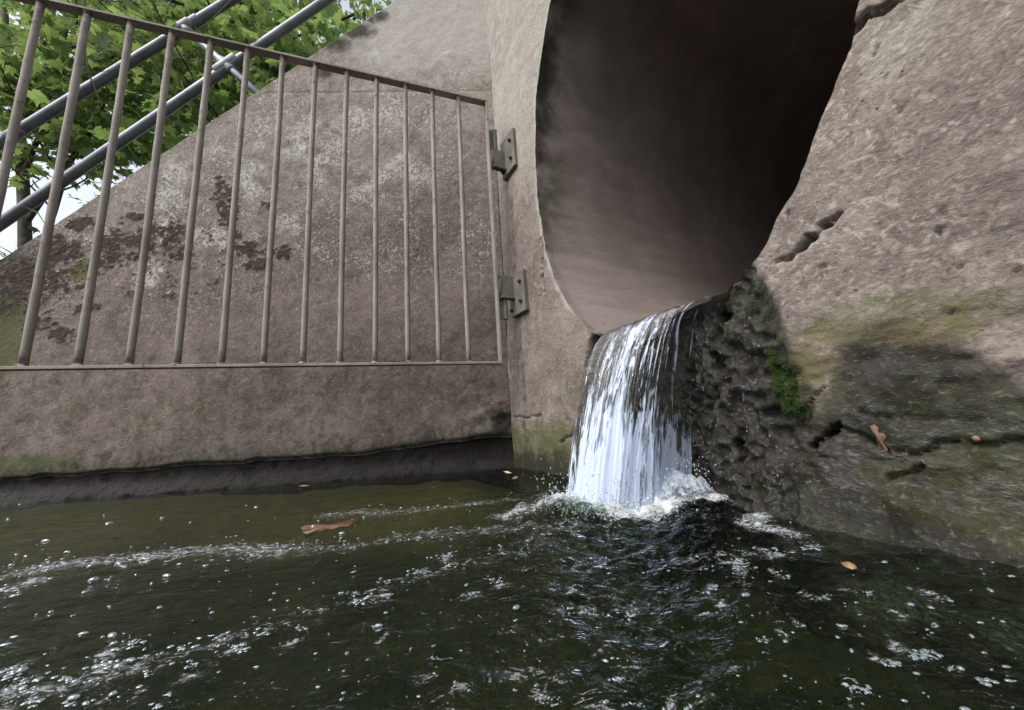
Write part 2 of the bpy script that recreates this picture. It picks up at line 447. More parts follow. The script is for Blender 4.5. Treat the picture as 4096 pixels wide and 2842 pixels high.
def m_froth():
    k = NT('white froth'); c = k.coord()
    return k.end(white_water(k, k.bump(k.noise(c, 140, 4, .7), .8, .006), (.74, .79, .84)))
M['froth'] = m_froth()

def m_mound():
    k = NT('splash foam'); c = k.coord(); n1 = k.noise(c, 75, 5, .7, 1.0)
    nrm = k.bump(n1, 1.0, .008); w = water_shader(k, nrm, (.80, .82, .80))
    f = k.ramp(k.math('ADD', k.attr('foam'), k.math('MULTIPLY', k.math('SUBTRACT', n1, .5), 2.6)), .25, 1.0, 0, .95)
    al = k.ramp(k.math('ADD', k.attr('foam'), k.math('MULTIPLY', k.math('SUBTRACT', k.noise(c, 42, 5, .75), .5), 3.4)), .35, 1.1)
    tr = k.n('ShaderNodeBsdfTransparent')
    return k.end(k.mixs(al, tr.outputs[0], k.mixs(f, w, white_water(k, nrm, (.72, .79, .90)))))
M['mound'] = m_mound()

# ------------------------------------------------------------------ wall frames
CORN = np.array([-.02, 1.65, 0.0])
HD = np.array([.49, -.872, 0.0]); HD /= np.linalg.norm(HD)
HN = np.array([HD[1], -HD[0], 0.0])                     # out of the headwall, towards the stream
WD = np.array([-.998, -.06, 0.0]); WD /= np.linalg.norm(WD)
WN = np.array([-WD[1], WD[0], 0.0]); WN = WN if WN[1] < 0 else -WN
UP = np.array([0, 0, 1.0])
def hw(px, py):
    p = onplane(px, py, CORN, HN); return np.array([(p - CORN) @ HD, p[2]])
def ww(px, py):
    p = onplane(px, py, CORN, WN); return np.array([(p - CORN) @ WD, p[2]])
def hpt(s, z, o=0.0): return CORN + HD * s + HN * o + UP * z
def wpt(s, z, o=0.0): return CORN + WD * s + WN * o + UP * z
def blobs(S, Z, conv, lst, scale):
    r = np.zeros_like(S)
    for (px, py, rx, ry) in lst:
        c = conv(px, py); a = scale
        d = np.hypot((S - c[0]) / (rx * a), (Z - c[1]) / (ry * a))
        r = np.maximum(r, sstep(1.35, .35, d))
    return r

# ------------------------------------------------------------------ wing wall
wing = thing('wing_wall', tuple(wpt(1.2, -.3)), 'stained concrete wing wall with a steeply sloping top behind the barred gate', 'wall')
def top_z(s): return np.maximum(2.615 + .835 * (.51 - s), .62)
NS, NZ = 470, 340
s1 = np.linspace(0, 3.3, NS); edge0 = .098 + .035 * sstep(.75, .1, s1) + .012 * fbm(s1 * 9, s1 * 0, 3.1, 4, 5) - .012 * sstep(1.6, 2.4, s1)
tt = np.linspace(0, 1, NZ)
S = np.repeat(s1, NZ); T = np.tile(tt, NS); E0 = np.repeat(edge0, NZ)
Z = E0 + (top_z(S) - E0) * T
P2 = np.stack([S, Z], 1)
dirt = blobs(S, Z, ww, [(230, 1080, 80, 130), (150, 1150, 90, 90), (80, 1110, 90, 60), (500, 985, 120, 75), (590, 950, 60, 60), (690, 960, 42, 90), (740, 1000, 30, 40),
                        (900, 790, 55, 60), (920, 850, 40, 70), (880, 740, 30, 40), (160, 1300, 60, 50), (250, 1340, 50, 35), (560, 870, 60, 18), (400, 1040, 80, 60), (330, 1230, 50, 25), (1000, 1000, 60, 45), (950, 940, 30, 22), (1080, 820, 30, 25), (330, 890, 60, 35), (1030, 1060, 60, 30), (1130, 1010, 40, 30)], .00145)
spr = sstep(.30, .55, fbm(S * 42, Z * 46, 1.0, 3, 8)) * sstep(.25, .9, np.exp(-((S - 1.75) / .75) ** 2 - ((Z - 1.05) / .30) ** 2))
bz_ = dirt.copy()
dirt = np.clip(dirt * .66 + (dirt > .01) * (.42 * fbm(S * 22, Z * 30, 0, 3, 14) + .62 * fbm(S * 62, Z * 80, 0, 3, 15)), 0, 1)
dirt = np.maximum(dirt, spr * .75)
white = blobs(S, Z, ww, [(645, 960, 22, 120), (600, 1090, 55, 70), (820, 950, 60, 60), (880, 960, 30, 60), (670, 800, 70, 80), (860, 600, 60, 25), (1010, 700, 70, 80), (1000, 760, 100, 40), (1270, 640, 60, 60), (1060, 560, 50, 50), (700, 700, 60, 60), (1380, 720, 160, 130), (1600, 700, 140, 120), (1140, 900, 60, 60), (1500, 230, 40, 60), (1250, 560, 160, 120), (1500, 480, 160, 90)], .00125) * 1.0
speck = .15 + .85 * sstep(.55, 1.25, Z)
pale = np.maximum(sstep(1.7, 2.35, Z) * sstep(1.25, .5, S) * .85, sstep(.75, 1.6, Z + .10 * fbm(S * 4, Z * 4, 0, 4, 17)) * .42)  # paler upwards: weathered upper wall, with its extra sky light painted in
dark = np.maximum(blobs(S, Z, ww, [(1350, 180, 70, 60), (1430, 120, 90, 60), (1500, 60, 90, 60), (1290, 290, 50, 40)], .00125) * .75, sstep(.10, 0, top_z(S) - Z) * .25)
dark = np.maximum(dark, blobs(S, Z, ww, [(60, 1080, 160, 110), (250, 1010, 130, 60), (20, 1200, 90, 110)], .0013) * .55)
dark = np.maximum(dark, .27 * sstep(1.0, .45, Z + .10 * fbm(S * 3, Z * 3, 0, 3, 18)))  # lower wall darkened: flood grime, plus painted shade from seeing less sky
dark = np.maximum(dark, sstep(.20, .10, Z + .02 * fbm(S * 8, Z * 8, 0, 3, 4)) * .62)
dark = np.maximum(dark, blobs(S, Z, ww, [(2010, 1700, 60, 90), (1960, 1760, 120, 50)], .00118) * .8)
algae = np.maximum(blobs(S, Z, ww, [(30, 1330, 90, 220), (330, 1080, 60, 60), (30, 1880, 300, 60)], .00118), sstep(.26, .14, Z) * .45)
ochre = blobs(S, Z, ww, [(1600, 1560, 160, 70), (700, 1700, 500, 90), (1300, 1650, 300, 80), (400, 1620, 400, 110), (1000, 1600, 500, 90)], .0012) * .42
off = .004 * fbm(S * 3, Z * 3, 0, 4, 1) + .0016 * fbm(S * 26, Z * 26, 0, 3, 2)
off += sstep(.25, .6, dirt) * (.0015 + .006 * np.abs(fbm(S * 60, Z * 80, 0, 3, 9)))
sd0 = sstep(.35, .0, np.hypot(S - .08, (Z - .2) / .8))
off -= sd0 * .03 * np.maximum(0, fbm(S * 10, Z * 14, 0, 4, 12) + .15)
jl = np.abs(Z - 1.995 - .004 * fbm(S * 5, S * 0, 0, 2, 3)); off -= .004 * sstep(.008, .0, jl) * (S < 1.2)
off -= .02 * sstep(.02, 0, Z - E0)
Pw = CORN + S[:, None] * WD + off[:, None] * WN + Z[:, None] * UP
F = grid_faces(NS, NZ)
# rims: the lip under the face and the sloping top going back into the bank
def band(row, deltas):
    base = Pw.reshape(NS, NZ, 3)[:, row]
    return [base + np.asarray(d) for d in deltas]
extra = []; Fs = [F]; n0 = len(Pw)
for row, deltas in ((0, [-.05 * WN + .004 * UP]), (NZ - 1, [-.006 * WN + .006 * UP, -.28 * WN + .008 * UP, -.285 * WN - .9 * UP])):
    prev = np.arange(NS) * NZ + row
    for bnd in band(row, deltas):
        idx = n0 + len(extra) * NS + np.arange(NS); extra.append(bnd)
        Fs.append(np.stack([prev[:-1], prev[1:], idx[1:], idx[:-1]], 1)); prev = idx
ne = len(extra) * NS
Pall = np.concatenate([Pw] + extra); Fall = np.concatenate(Fs)
pad = lambda a, v=0.0: np.concatenate([a, np.full(ne, v)])
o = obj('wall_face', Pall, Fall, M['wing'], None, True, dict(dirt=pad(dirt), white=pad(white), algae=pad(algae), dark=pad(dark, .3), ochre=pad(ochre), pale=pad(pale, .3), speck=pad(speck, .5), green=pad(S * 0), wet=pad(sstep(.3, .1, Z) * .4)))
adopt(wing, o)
# dark slimy footing band under the face, running out into a mud toe
ns, nz = 420, 40
fs = np.linspace(-.02, 3.3, ns); fv = np.linspace(0, 1, nz)
FS = np.repeat(fs, nz); FV = np.tile(fv, ns)
fz = .16 - FV * .30
prof = -.034 + .060 * sstep(.30, .52, FV) + .03 * sstep(.5, 1, FV)
prof += .012 * fbm(FS * 10, FV * 8, 0, 4, 21) + .009 * fbm(FS * 34, FV * 22, 0, 3, 22) - .03 * sstep(.5, .1, FS) * sstep(.7, .2, FV)
fp = CORN + FS[:, None] * WD + prof[:, None] * WN + fz[:, None] * UP
o = obj('footing', fp, grid_faces(ns, nz), M['footing'], label='black slimy eroded footing along the waterline'); adopt(wing, o)

# ------------------------------------------------------------------ headwall with the culvert opening
head = thing('headwall', tuple(hpt(.9, -.35)), 'big rough concrete headwall with the dark round culvert opening through it', 'wall')
OUT_PX = [(2200, 0), (2180, 120), (2160, 240), (2146, 360), (2143, 480), (2143, 640), (2150, 760), (2160, 860), (2180, 1000), (2215, 1110), (2260, 1200), (2320, 1280), (2360, 1330), (2460, 1345), (2560, 1315), (2700, 1262), (2850, 1205), (2920, 1150), (3010, 1050), (3060, 990), (3110, 880), (3160, 790), (3230, 640), (3270, 520), (3340, 350), (3400, 200), (3420, 110), (3455, 0)]
outl = [hw(*p) for p in OUT_PX] + [np.array(q) for q in ((1.41, 1.10), (1.45, 1.35), (1.42, 1.62), (1.31, 1.86), (1.13, 2.03), (.92, 2.10), (.72, 2.06))]
outl = np.array(outl)
# resample evenly and roughen the broken edge
seg = np.r_[outl, outl[:1]]; ln = np.r_[0, np.cumsum(np.hypot(*np.diff(seg, axis=0).T))]
NO = 420; q = np.linspace(0, ln[-1], NO, endpoint=False)
ring = np.stack([np.interp(q, ln, seg[:, 0]), np.interp(q, ln, seg[:, 1])], 1)
for _ in range(2): ring = (np.roll(ring, 1, 0) + ring * 2 + np.roll(ring, -1, 0)) / 4
RING_S = ring.copy()
cen = np.array([.9, 1.2]); rd = ring - cen; rd /= np.linalg.norm(rd, axis=1)[:, None]
rag = .006 * fbm(ring[:, 0] * 14, ring[:, 1] * 14, 0, 4, 31) + .003 * fbm(ring[:, 0] * 60, ring[:, 1] * 60, 0, 2, 33)
chip = np.exp(-((ring[:, 0] - .37) / .06) ** 2 - ((ring[:, 1] - .9) / .12) ** 2)
rag = rag + .012 * chip * fbm(ring[:, 0] * 30, ring[:, 1] * 30, 0, 3, 35)
ring = ring + rd * rag[:, None]
zl = np.array([-.4, .05, .18, .347, .475, .60]); sl_ = np.array([.40, .424, .470, .529, .58, .60])
seam_px = [(3010, 1060), (3060, 1150), (3080, 1220), (3140, 1370), (3190, 1490), (3235, 1620)]
seam = np.array([hw(*p) for p in seam_px]); so_ = np.argsort(seam[:, 1])
seam = seam[so_]
zr = np.r_[-.4, .05, seam[:, 1]]; sr_ = np.r_[1.06, 1.10, seam[:, 0]]
CR = [dict(p=[(2862, 1262), (2872, 1270)], w=.014, d=.045), dict(p=[(2822, 1425), (2832, 1455)], w=.017, d=.045), dict(p=[(2926, 1800), (2940, 1830), (2930, 1850)], w=.016, d=.05), dict(p=[(3040, 1660), (3095, 1655)], w=.010, d=.02), dict(p=[(2820, 1560), (2835, 1600)], w=.010, d=.03),
      dict(p=[(3412, 128), (3470, 62), (3540, 52), (3600, 8), (3660, -30)], w=.006, d=.030),
      dict(p=[(3118, 1045), (3150, 1032), (3172, 1008), (3200, 990)], w=.0045, d=.05),
      dict(p=[(3200, 990), (3218, 962), (3240, 958)], w=.0075, d=.06),
      dict(p=[(3278, 905), (3296, 893)], w=.006, d=.05), dict(p=[(3296, 893), (3320, 885), (3346, 868)], w=.003, d=.03),
      dict(p=[(3242, 1792), (3256, 1784)], w=.0065, d=.05), dict(p=[(3270, 1768), (3284, 1758)], w=.0055, d=.04), dict(p=[(3308, 1740), (3322, 1730)], w=.0065, d=.05), dict(p=[(3346, 1710), (3360, 1694)], w=.0055, d=.05), dict(p=[(3242, 1792), (3310, 1738), (3358, 1697)], w=.003, d=.02),
      dict(p=[(3358, 1697), (3440, 1735), (3540, 1810), (3640, 1815), (3760, 1770), (3830, 1790), (3960, 1775), (4110, 1760)], w=.0035, d=.016),
      dict(p=[(3540, 1905), (3630, 1885), (3700, 1850)], w=.004, d=.016), dict(p=[(3440, 1640), (3480, 1670), (3560, 1672)], w=.003, d=.01),
      dict(p=[(3230, 1620), (3300, 1560)], w=.003, d=.015),
      dict(p=[(2165, 950), (2172, 1010), (2166, 1085), (2178, 1165)], w=.005, d=.02),
      dict(p=[(2060, 1668), (2110, 1672), (2160, 1660)], w=.004, d=.012), dict(p=[(2240, 1770), (2280, 1745), (2305, 1725)], w=.006, d=.014), dict(p=[(2262, 1655), (2268, 1710)], w=.004, d=.01)]
_r = random.Random(5)
for _ in range(24):
    a, b_ = _r.uniform(3150, 4090), _r.uniform(20, 1250)
    CR.append(dict(p=[(a, b_), (a + _r.uniform(3, 16), b_ - _r.uniform(-4, 10))], w=_r.uniform(.0014, .0028), d=_r.uniform(.005, .011)))
for c in CR: c['q'] = np.array([hw(*p) for p in c['p']])
def niche(S, Z):
    l = np.interp(Z, zl, sl_) + .006 * fbm(Z * 40, S * 0, 0, 3, 71); r = np.interp(Z, zr, sr_)
    a = sstep(0, .012, S - l)
    w = np.clip((r - S) / np.maximum(r - .70, .1), 0, 1)
    dep = .025 * sstep(.08, .30, w) + .09 * sstep(.25, .95, w)
    return np.where((S > l) & (S < r) & (Z < .56), a * dep * sstep(.60, .47, Z), 0)
def apron(S, Z):
    l = np.interp(Z, zl, sl_); r = np.interp(Z, zr, sr_)
    return sstep(.0, .02, S - l) * sstep(.012, -.012, S - r) * sstep(.64, .54, Z)
def hoff(S, Z, cracks=True):
    S = np.asarray(S, float); Z = np.asarray(Z, float)
    right = sstep(.95, 1.15, S); ap = apron(S, Z)
    o = .006 * fbm(S * 3, Z * 3, 0, 3, 41) + .0015 * fbm(S * 30, Z * 30, 0, 3, 42)
    wetz = sstep(.42, .28, Z) * right
    o = o + right * (.0025 * fbm((S * .8 + Z * .5) * 24, (Z * .8 - S * .5) * 60, 0, 4, 43) + .006 * fbm(S * 9, Z * 9, 0, 3, 46))
    o = o + wetz * .007 * fbm((S + Z * .35) * 26, Z * 62, 0, 4, 44)
    o = o + ap * (.026 * fbm(S * 13, Z * 13, 0, 3, 45) + .014 * (1 - 2 * np.abs(fbm(S * 36, Z * 26, 0, 2, 47))) + .009 * fbm(S * 95, Z * 80, 0, 2, 48) - .006)
    o = o - niche(S, Z)
    # undercut, then a toe spreading into the water on the right
    o = o + right * .05 * sstep(.10, -.05, Z)
    if cracks:
        P = np.stack([S + .010 * fbm(S * 50, Z * 50, 0, 3, 51), Z + .010 * fbm(S * 50, Z * 50, 0, 3, 52)], 1)
        for c in CR: o = o - c['d'] * sstep(1.05, .45, line_d(P, c['q']) / c['w'])
        c0 = CR[5]['q']; zc = np.interp(S, c0[:, 0], c0[:, 1])
        o = o + .012 * sstep(0, .006, Z - zc) * (S > c0[0, 0]) * (Z < zc + .5) * (S < 1.62)
    return o
def axis(*parts):
    r = []
    for a, b, st in parts: r += list(np.arange(a, b, st))
    return np.array(r + [parts[-1][1]])
gs = axis((0, .58, .008), (.58, 1.50, .0048), (1.50, 1.8, .03), (1.8, 3.4, .12))
gz = axis((-.36, -.06, .03), (-.06, .95, .0048), (.95, 2.25, .008), (2.25, 3.1, .06))
ns, nz = len(gs), len(gz)
S = np.repeat(gs, nz); Z = np.tile(gz, ns)
inside = poly_sd(np.stack([S, Z], 1), ring) < 0
Fq = grid_faces(ns, nz)
keep = ~inside[Fq].all(1); Fq = Fq[keep]
used = np.zeros(len(S), bool); used[Fq.ravel()] = True
mv = np.where(used & inside)[0]
rr = np.r_[ring, ring[:1]]
for i in mv:
    p = np.array([S[i], Z[i]]); a = rr[:-1]; e = rr[1:] - a
    t = np.clip(((p - a) * e).sum(1) / np.maximum((e * e).sum(1), 1e-12), 0, 1); cpt = a + e * t[:, None]
    j = np.argmin(((cpt - p) ** 2).sum(1)); S[i], Z[i] = cpt[j]
remap = -np.ones(len(S), int); remap[used] = np.arange(used.sum())
S, Z = S[used], Z[used]; Fq = remap[Fq]
OFF = hoff(S, Z)
P2 = np.stack([S, Z], 1)
wob = .012 * fbm(S * 18, Z * 18, 0, 3, 61)
stain_px = [(3235, 1640), (3300, 1480), (3330, 1350), (3440, 1300), (3650, 1310), (3800, 1350), (3950, 1440), (4110, 1480), (4400, 1500), (4400, 2700), (3000, 2700), (2600, 2100), (2900, 1700)]
sdst = poly_sd(P2, [hw(*p) if p[1] < 2400 else np.array([1.6 if p[0] > 4000 else .9, -.4]) for p in stain_px]) + wob
ap = apron(S, Z)
dark = np.maximum(sstep(.03, -.045, sdst) * .97, ap * 1.0)
dark = np.maximum(dark, sstep(.025, .0, np.abs(line_d(P2, seam))) * sstep(.47, .42, Z) * .8)  # shadow line of the seam, painted into the dark mask
left = sstep(.62, .55, S)
dark = np.maximum(dark, left * sstep(.16, .02, Z + wob) * .8)
drip = np.exp(-((S - .125) / .03) ** 2) * sstep(1.42, 1.2, Z)
dark = np.maximum(dark, left * drip * .42)
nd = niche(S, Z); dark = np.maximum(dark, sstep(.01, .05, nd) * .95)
algae = np.maximum(left * sstep(.30, .10, Z + wob * 2) * .75, blobs(S, Z, hw, [(3480, 1240, 200, 50), (3800, 1270, 220, 60), (3200, 1430, 60, 130), (3330, 1300, 90, 60)], .00062) * .55)
algae = np.maximum(algae, left * sstep(.25, .42, S) * sstep(.55, .3, Z) * .4)
algae = np.maximum(algae, left * sstep(.10, .0, np.abs(S - .36)) * sstep(.7, 1.4, Z) * .3)
algae = np.maximum(algae, blobs(S, Z, hw, [(3640, 130, 200, 130), (3560, 320, 120, 80), (3230, 1080, 70, 100)], .0006) * .30)
green = blobs(S, Z, hw, [(3900, 1650, 260, 90), (3950, 1720, 200, 60), (3700, 1600, 140, 60), (3320, 1620, 80, 60)], .00058) * .42
green = np.maximum(green * 1.5, ap * np.maximum(sstep(.34, .46, Z) * sstep(.90, 1.02, S) * .75, .42 * sstep(-.1, .4, fbm(S * 9, Z * 7, 0, 3, 67))))
green = np.maximum(green, sstep(.02, -.08, sdst) * (.42 + .40 * fbm(S * 6, Z * 6, 0, 3, 68)))
green = np.maximum(green, .62 * np.exp(-(line_d(P2 + [.018, 0], seam) / .022) ** 2) * (S < np.interp(Z, zr, sr_)) * sstep(.62, .5, Z))
ochre = blobs(S, Z, hw, [(3800, 1950, 220, 110), (4020, 1980, 160, 130), (3250, 1450, 90, 80), (3350, 1330, 100, 50), (3700, 1330, 150, 40)], .00058)
pale = np.maximum(left * sstep(.5, 1.7, Z) * .62, sstep(.95, 1.1, S) * sstep(.42, .75, Z) * .28)
pale = np.maximum(pale, blobs(S, Z, hw, [(3620, 150, 120, 90), (3550, 280, 60, 60), (3640, 1010, 25, 20), (3840, 985, 26, 18), (3240, 960, 60, 60)], .0006) * .5)
edge = sstep(.035, .0, np.abs(poly_sd(P2, ring)) + .01 * fbm(S * 30, Z * 30, 0, 2, 66))
pale = np.maximum(pale, edge * sstep(.50, .62, Z) * .8 * (S < .7))
dk2 = sstep(.35, .9, ochre); dark = dark * (1 - .35 * dk2 * (Z < .3))
wet = np.maximum(ap * .85, sstep(.03, -.08, sdst) * (.72 + .22 * sstep(.25, .0, Z))); wet = np.maximum(wet, sstep(.01, .05, nd))
Ph = CORN + S[:, None] * HD + OFF[:, None] * HN + Z[:, None] * UP
# thickness behind the wall at its far corner edge is hidden by the bank and the wing wall
zero = S * 0
o = obj('wall_face', Ph, Fq, M['head'], None, True, dict(dirt=zero, white=zero, algae=algae, dark=dark, ochre=ochre, pale=pale, speck=.35 + .22 * sstep(.85, 1.0, S) * sstep(.40, .55, Z), green=green, wet=wet))
adopt(head, o)
# top slab of the headwall
b = MB(); b.box(hpt(1.7, 3.1, -.2) + UP * .06, HD, HN, UP, 1.75, .24, .06, .01)
b.build('coping', M['head'], head)
# culvert barrel
ND = 90; dd = np.r_[0, .004, np.linspace(.02, 1.0, 56), np.linspace(1.06, 6.0, 32)]; ND = len(dd)
ro = hoff(ring[:, 0], ring[:, 1], False) + niche(ring[:, 0], ring[:, 1])
RS = ring[None] * np.exp(-dd / .02)[:, None, None] + RING_S[None] * (1 - np.exp(-dd / .02))[:, None, None]
RS = cen + (RS - cen) * (1 + .015 * sstep(0, .05, dd))[:, None, None]
bo = ro[None] * np.exp(-dd / .03)[:, None] - dd[:, None]
bs, bz = RS[..., 0], RS[..., 1]
wob2 = .004 * fbm(bs * 12 + bo * 2, bz * 20, bo * 6, 3, 81)
vv = (cen - RS); vv /= np.linalg.norm(vv, axis=-1)[..., None]
bs = bs + vv[..., 0] * wob2 * sstep(0, .03, dd)[:, None]; bz = bz + vv[..., 1] * wob2 * sstep(0, .03, dd)[:, None]
Pb = CORN + bs[..., None] * HD + bo[..., None] * HN + bz[..., None] * UP
Pb = Pb.reshape(-1, 3)
i = np.arange(ND - 1)[:, None] * NO + np.arange(NO)[None]; j = np.arange(ND - 1)[:, None] * NO + (np.arange(NO)[None] + 1) % NO
Fb = np.stack([i, j, j + NO, i + NO], -1).reshape(-1, 4).tolist() + [tuple((ND - 1) * NO + k for k in range(NO))]
algae_dark = (sstep(.75, 1.1, bz) * sstep(.25, 0.0, -bo) * .8 + .25 * sstep(.9, 1.4, bz)).ravel()  # algae near the mouth; the upper barrel is darkened a little all along
o = obj('culvert_barrel', Pb, Fb, M['barrel'], None, True, dict(algae=algae_dark), label='dark concrete culvert barrel with board marked sides'); adopt(head, o)
# two orange scars where the skin has flaked off, and the moss patch by the seam
def patch(name, px, mat, label, h=.002, parent=head):
    q = np.array([hw(*p) for p in px]); c = q.mean(0); n = len(q)
    v = [hpt(*c, float(hoff([c[0]], [c[1]])[0]) + h + .003)]
    for k in (.6, 1.0):
        for p in q:
            r = c + (p - c) * k; v.append(hpt(*r, float(hoff([r[0]], [r[1]])[0]) + (h if k < 1 else -.001)))
    f = [(0, 1 + i, 1 + (i + 1) % n) for i in range(n)] + [(1 + i, 1 + n + i, 1 + n + (i + 1) % n, 1 + (i + 1) % n) for i in range(n)]
    o = obj(name, v, f, mat, None, True, label=label); adopt(parent, o); return o
patch('flaked_scar', [(3466, 1692), (3490, 1690), (3510, 1705), (3512, 1728), (3540, 1735), (3545, 1752), (3530, 1770), (3545, 1800), (3540, 1812), (3515, 1812), (3498, 1780), (3500, 1745), (3478, 1715)], M['scar'], 'long orange flaked scar')
patch('flaked_scar', [(3878, 1752), (3890, 1742), (3912, 1745), (3925, 1760), (3915, 1775), (3888, 1776)], M['scar'], 'small round orange scar')
def moss():
    poly = np.array([hw(*p) for p in [(3040, 1400), (3070, 1385), (3110, 1420), (3170, 1510), (3225, 1610), (3250, 1670), (3215, 1690), (3150, 1655), (3100, 1570), (3060, 1480)]])
    lo, hi = poly.min(0), poly.max(0); pts = []
    c = RNG.uniform(lo, hi, (9000, 2)); c = c[(poly_sd(c, poly) + .010 * fbm(c[:, 0] * 60, c[:, 1] * 60, 0, 3, 91) < -.002) & (fbm(c[:, 0] * 45, c[:, 1] * 45, 0, 2, 92) > -.62)][:2200]
    o0 = hoff(c[:, 0], c[:, 1]); v = []; f = []; tone = []
    tn = .5 + .9 * fbm(c[:, 0] * 35, c[:, 1] * 35, 0, 2, 90)
    for (s, z), oo, t in zip(c, o0, tn):
        a = RNG.uniform(0, 6.28); r = RNG.uniform(.003, .0065); dn = np.array([math.cos(a), math.sin(a)]) * r
        n = len(v); lift = RNG.uniform(.002, .0065)
        v += [hpt(s - dn[0] * .5, z - dn[1] * .5, oo - .001), hpt(s + dn[1] * .5, z - dn[0] * .5, oo + lift * .5), hpt(s + dn[0], z + dn[1], oo + lift), hpt(s - dn[1] * .5, z + dn[0] * .5, oo + lift * .6)]
        f.append((n, n + 1, n + 2, n + 3)); tone += [min(1, max(0, t + RNG.uniform(-.2, .2)))] * 4
    o = obj('moss_patch', v, f, M['moss'], None, False, dict(tone=tone), kind='stuff', label='bright green moss along the seam'); adopt(head, o)
moss()

# ------------------------------------------------------------------ gate
GD = np.array([.947, .32, 0.0]); GD /= np.linalg.norm(GD); GN = np.array([-GD[1], GD[0], 0.0])   # GN: away from the camera
G0 = CORN + HD * .13 + HN * .092
ZB, ZT = .451, 1.775
gate = thing('barred_gate', tuple(G0 + GD * -.005 + UP * ZB), 'rusty brown vertical bar gate swung open in front of the wing wall', 'gate')
def gp(a, z, b=0.0): return G0 + GD * a + GN * b + UP * z
DEP = .034
MB().box(gp(-.985, ZT - .005, DEP / 2), GD, GN, UP, .98, DEP / 2, .005, .0012).build('top_rail', M['gate'], gate, False)
MB().box(gp(-.985, ZB + .005, DEP / 2), GD, GN, UP, .98, DEP / 2, .005, .0012).build('bottom_rail', M['gate'], gate, False)
MB().box(gp(-.010, (ZB + ZT) / 2, DEP / 2), GD, GN, UP, .005, DEP / 2, (ZT - ZB) / 2 - .011, .0012).build('hinge_stile', M['gate'], gate, False)
MB().box(gp(-1.960, (ZB + ZT) / 2, DEP / 2), GD, GN, UP, .005, DEP / 2, (ZT - ZB) / 2 - .011, .0012).build('closing_stile', M['gate'], gate, False)
def bar_mesh():
    b = MB(); n = 26; H = ZT - ZB - .018
    bow = random.uniform(-.003, .003); bow2 = random.uniform(-.002, .002)
    pts = [np.array([bow * math.sin(math.pi * i / (n - 1)), bow2 * math.sin(2 * math.pi * i / (n - 1)), H * i / (n - 1)]) for i in range(n)]
    b.tube(pts, [.0104 + .0006 * random.uniform(-1, 1) for _ in range(n)], 12)
    # weld fillets at both ends
    for z, s in ((.0, 1), (H, -1)):
        b.tube([np.array([0, 0, z]), np.array([0, 0, z + s * .004]), np.array([0, 0, z + s * .009])], [.0175, .0135, .0108], 12, False, .25)
    return b
bar_protos = []
for _ in range(3):
    bm0 = bar_mesh(); zz = np.array([v[2] for v in bm0.v]); HB = ZT - ZB - .018
    o = obj('bar', bm0.v, bm0.f, M['gate'], attrs=dict(rust=np.maximum(sstep(.07, .0, zz), sstep(HB - .10, HB, zz)))); bar_protos.append(o)
for i in range(15):
    a = -.148 - .1232 * i
    loc = gp(a, ZB + .009, DEP / 2)
    o = bar_protos[i] if i < 3 else bar_protos[i % 3].copy()
    if i >= 3: COL.objects.link(o)
    o.parent = gate; o.location = Vector(loc) - Vector(gate.location); o.rotation_euler = (0, 0, random.uniform(0, 6.28))
# hinge leaves welded to the stile
for (za, zb, tipz) in ((1.515, 1.625, 1), (.655, .748, -1)):
    b = MB(); b.box(gp(.017, (za + zb) / 2, DEP * .75), GD, GN, UP, .019, .006, (zb - za) / 2, .003)
    b.tube([gp(.028, za, DEP * .75 - .004), gp(.028, zb, DEP * .75 - .004)], .011, 12)
    b.build('hinge_leaf', M['bracket'], gate, False)

# ------------------------------------------------------------------ wall brackets
def bracket(z0, z1, za, zb, label):
    t = thing('hinge_bracket', tuple(hpt(.15, z0, .0)), label, 'bracket', 'gate hinge brackets on the headwall')
    off = float(hoff([.15], [(z0 + z1) / 2])[0])
    MB().box(hpt(.152, (z0 + z1) / 2, off + .009), HD, HN, UP, .062, .010, (z1 - z0) / 2, .002).build('plate', M['bracket'], t, False)
    b = MB(); b.box(hpt(.118, (za + zb) / 2, off + .019 + .036), HD, HN, UP, .006, .036, (zb - za) / 2, .0015)
    b.box(hpt(.123, za + .004, off + .019 + .034), HD, HN, UP, .014, .034, .004, .001)
    b.build('arm', M['bracket'], t, False)
    b = MB(); b.tube([hpt(.118, zb - .02, off + .088), hpt(.118, za - .004, off + .088)], .010, 12); b.build('hinge_pin', M['bracket'], t)
    for s in (.104, .188):
        for f in (.26, .74):
            zc = z0 + (z1 - z0) * f - .02 * (s < .15)
            h = MB(); h.tube([hpt(s, zc, off + .0195), hpt(s, zc, off + .027)], .0085, 6); h.tube([hpt(s, zc, off + .027), hpt(s, zc, off + .033)], .0045, 8)
            h.build('bolt', M['bolt'], t, False)
    return t
bracket(1.378, 1.577, 1.405, 1.513, 'upper grey steel hinge bracket bolted to the headwall beside the gate')
bracket(.672, .861, .748, .858, 'lower brown grey steel hinge bracket bolted to the headwall beside the gate')

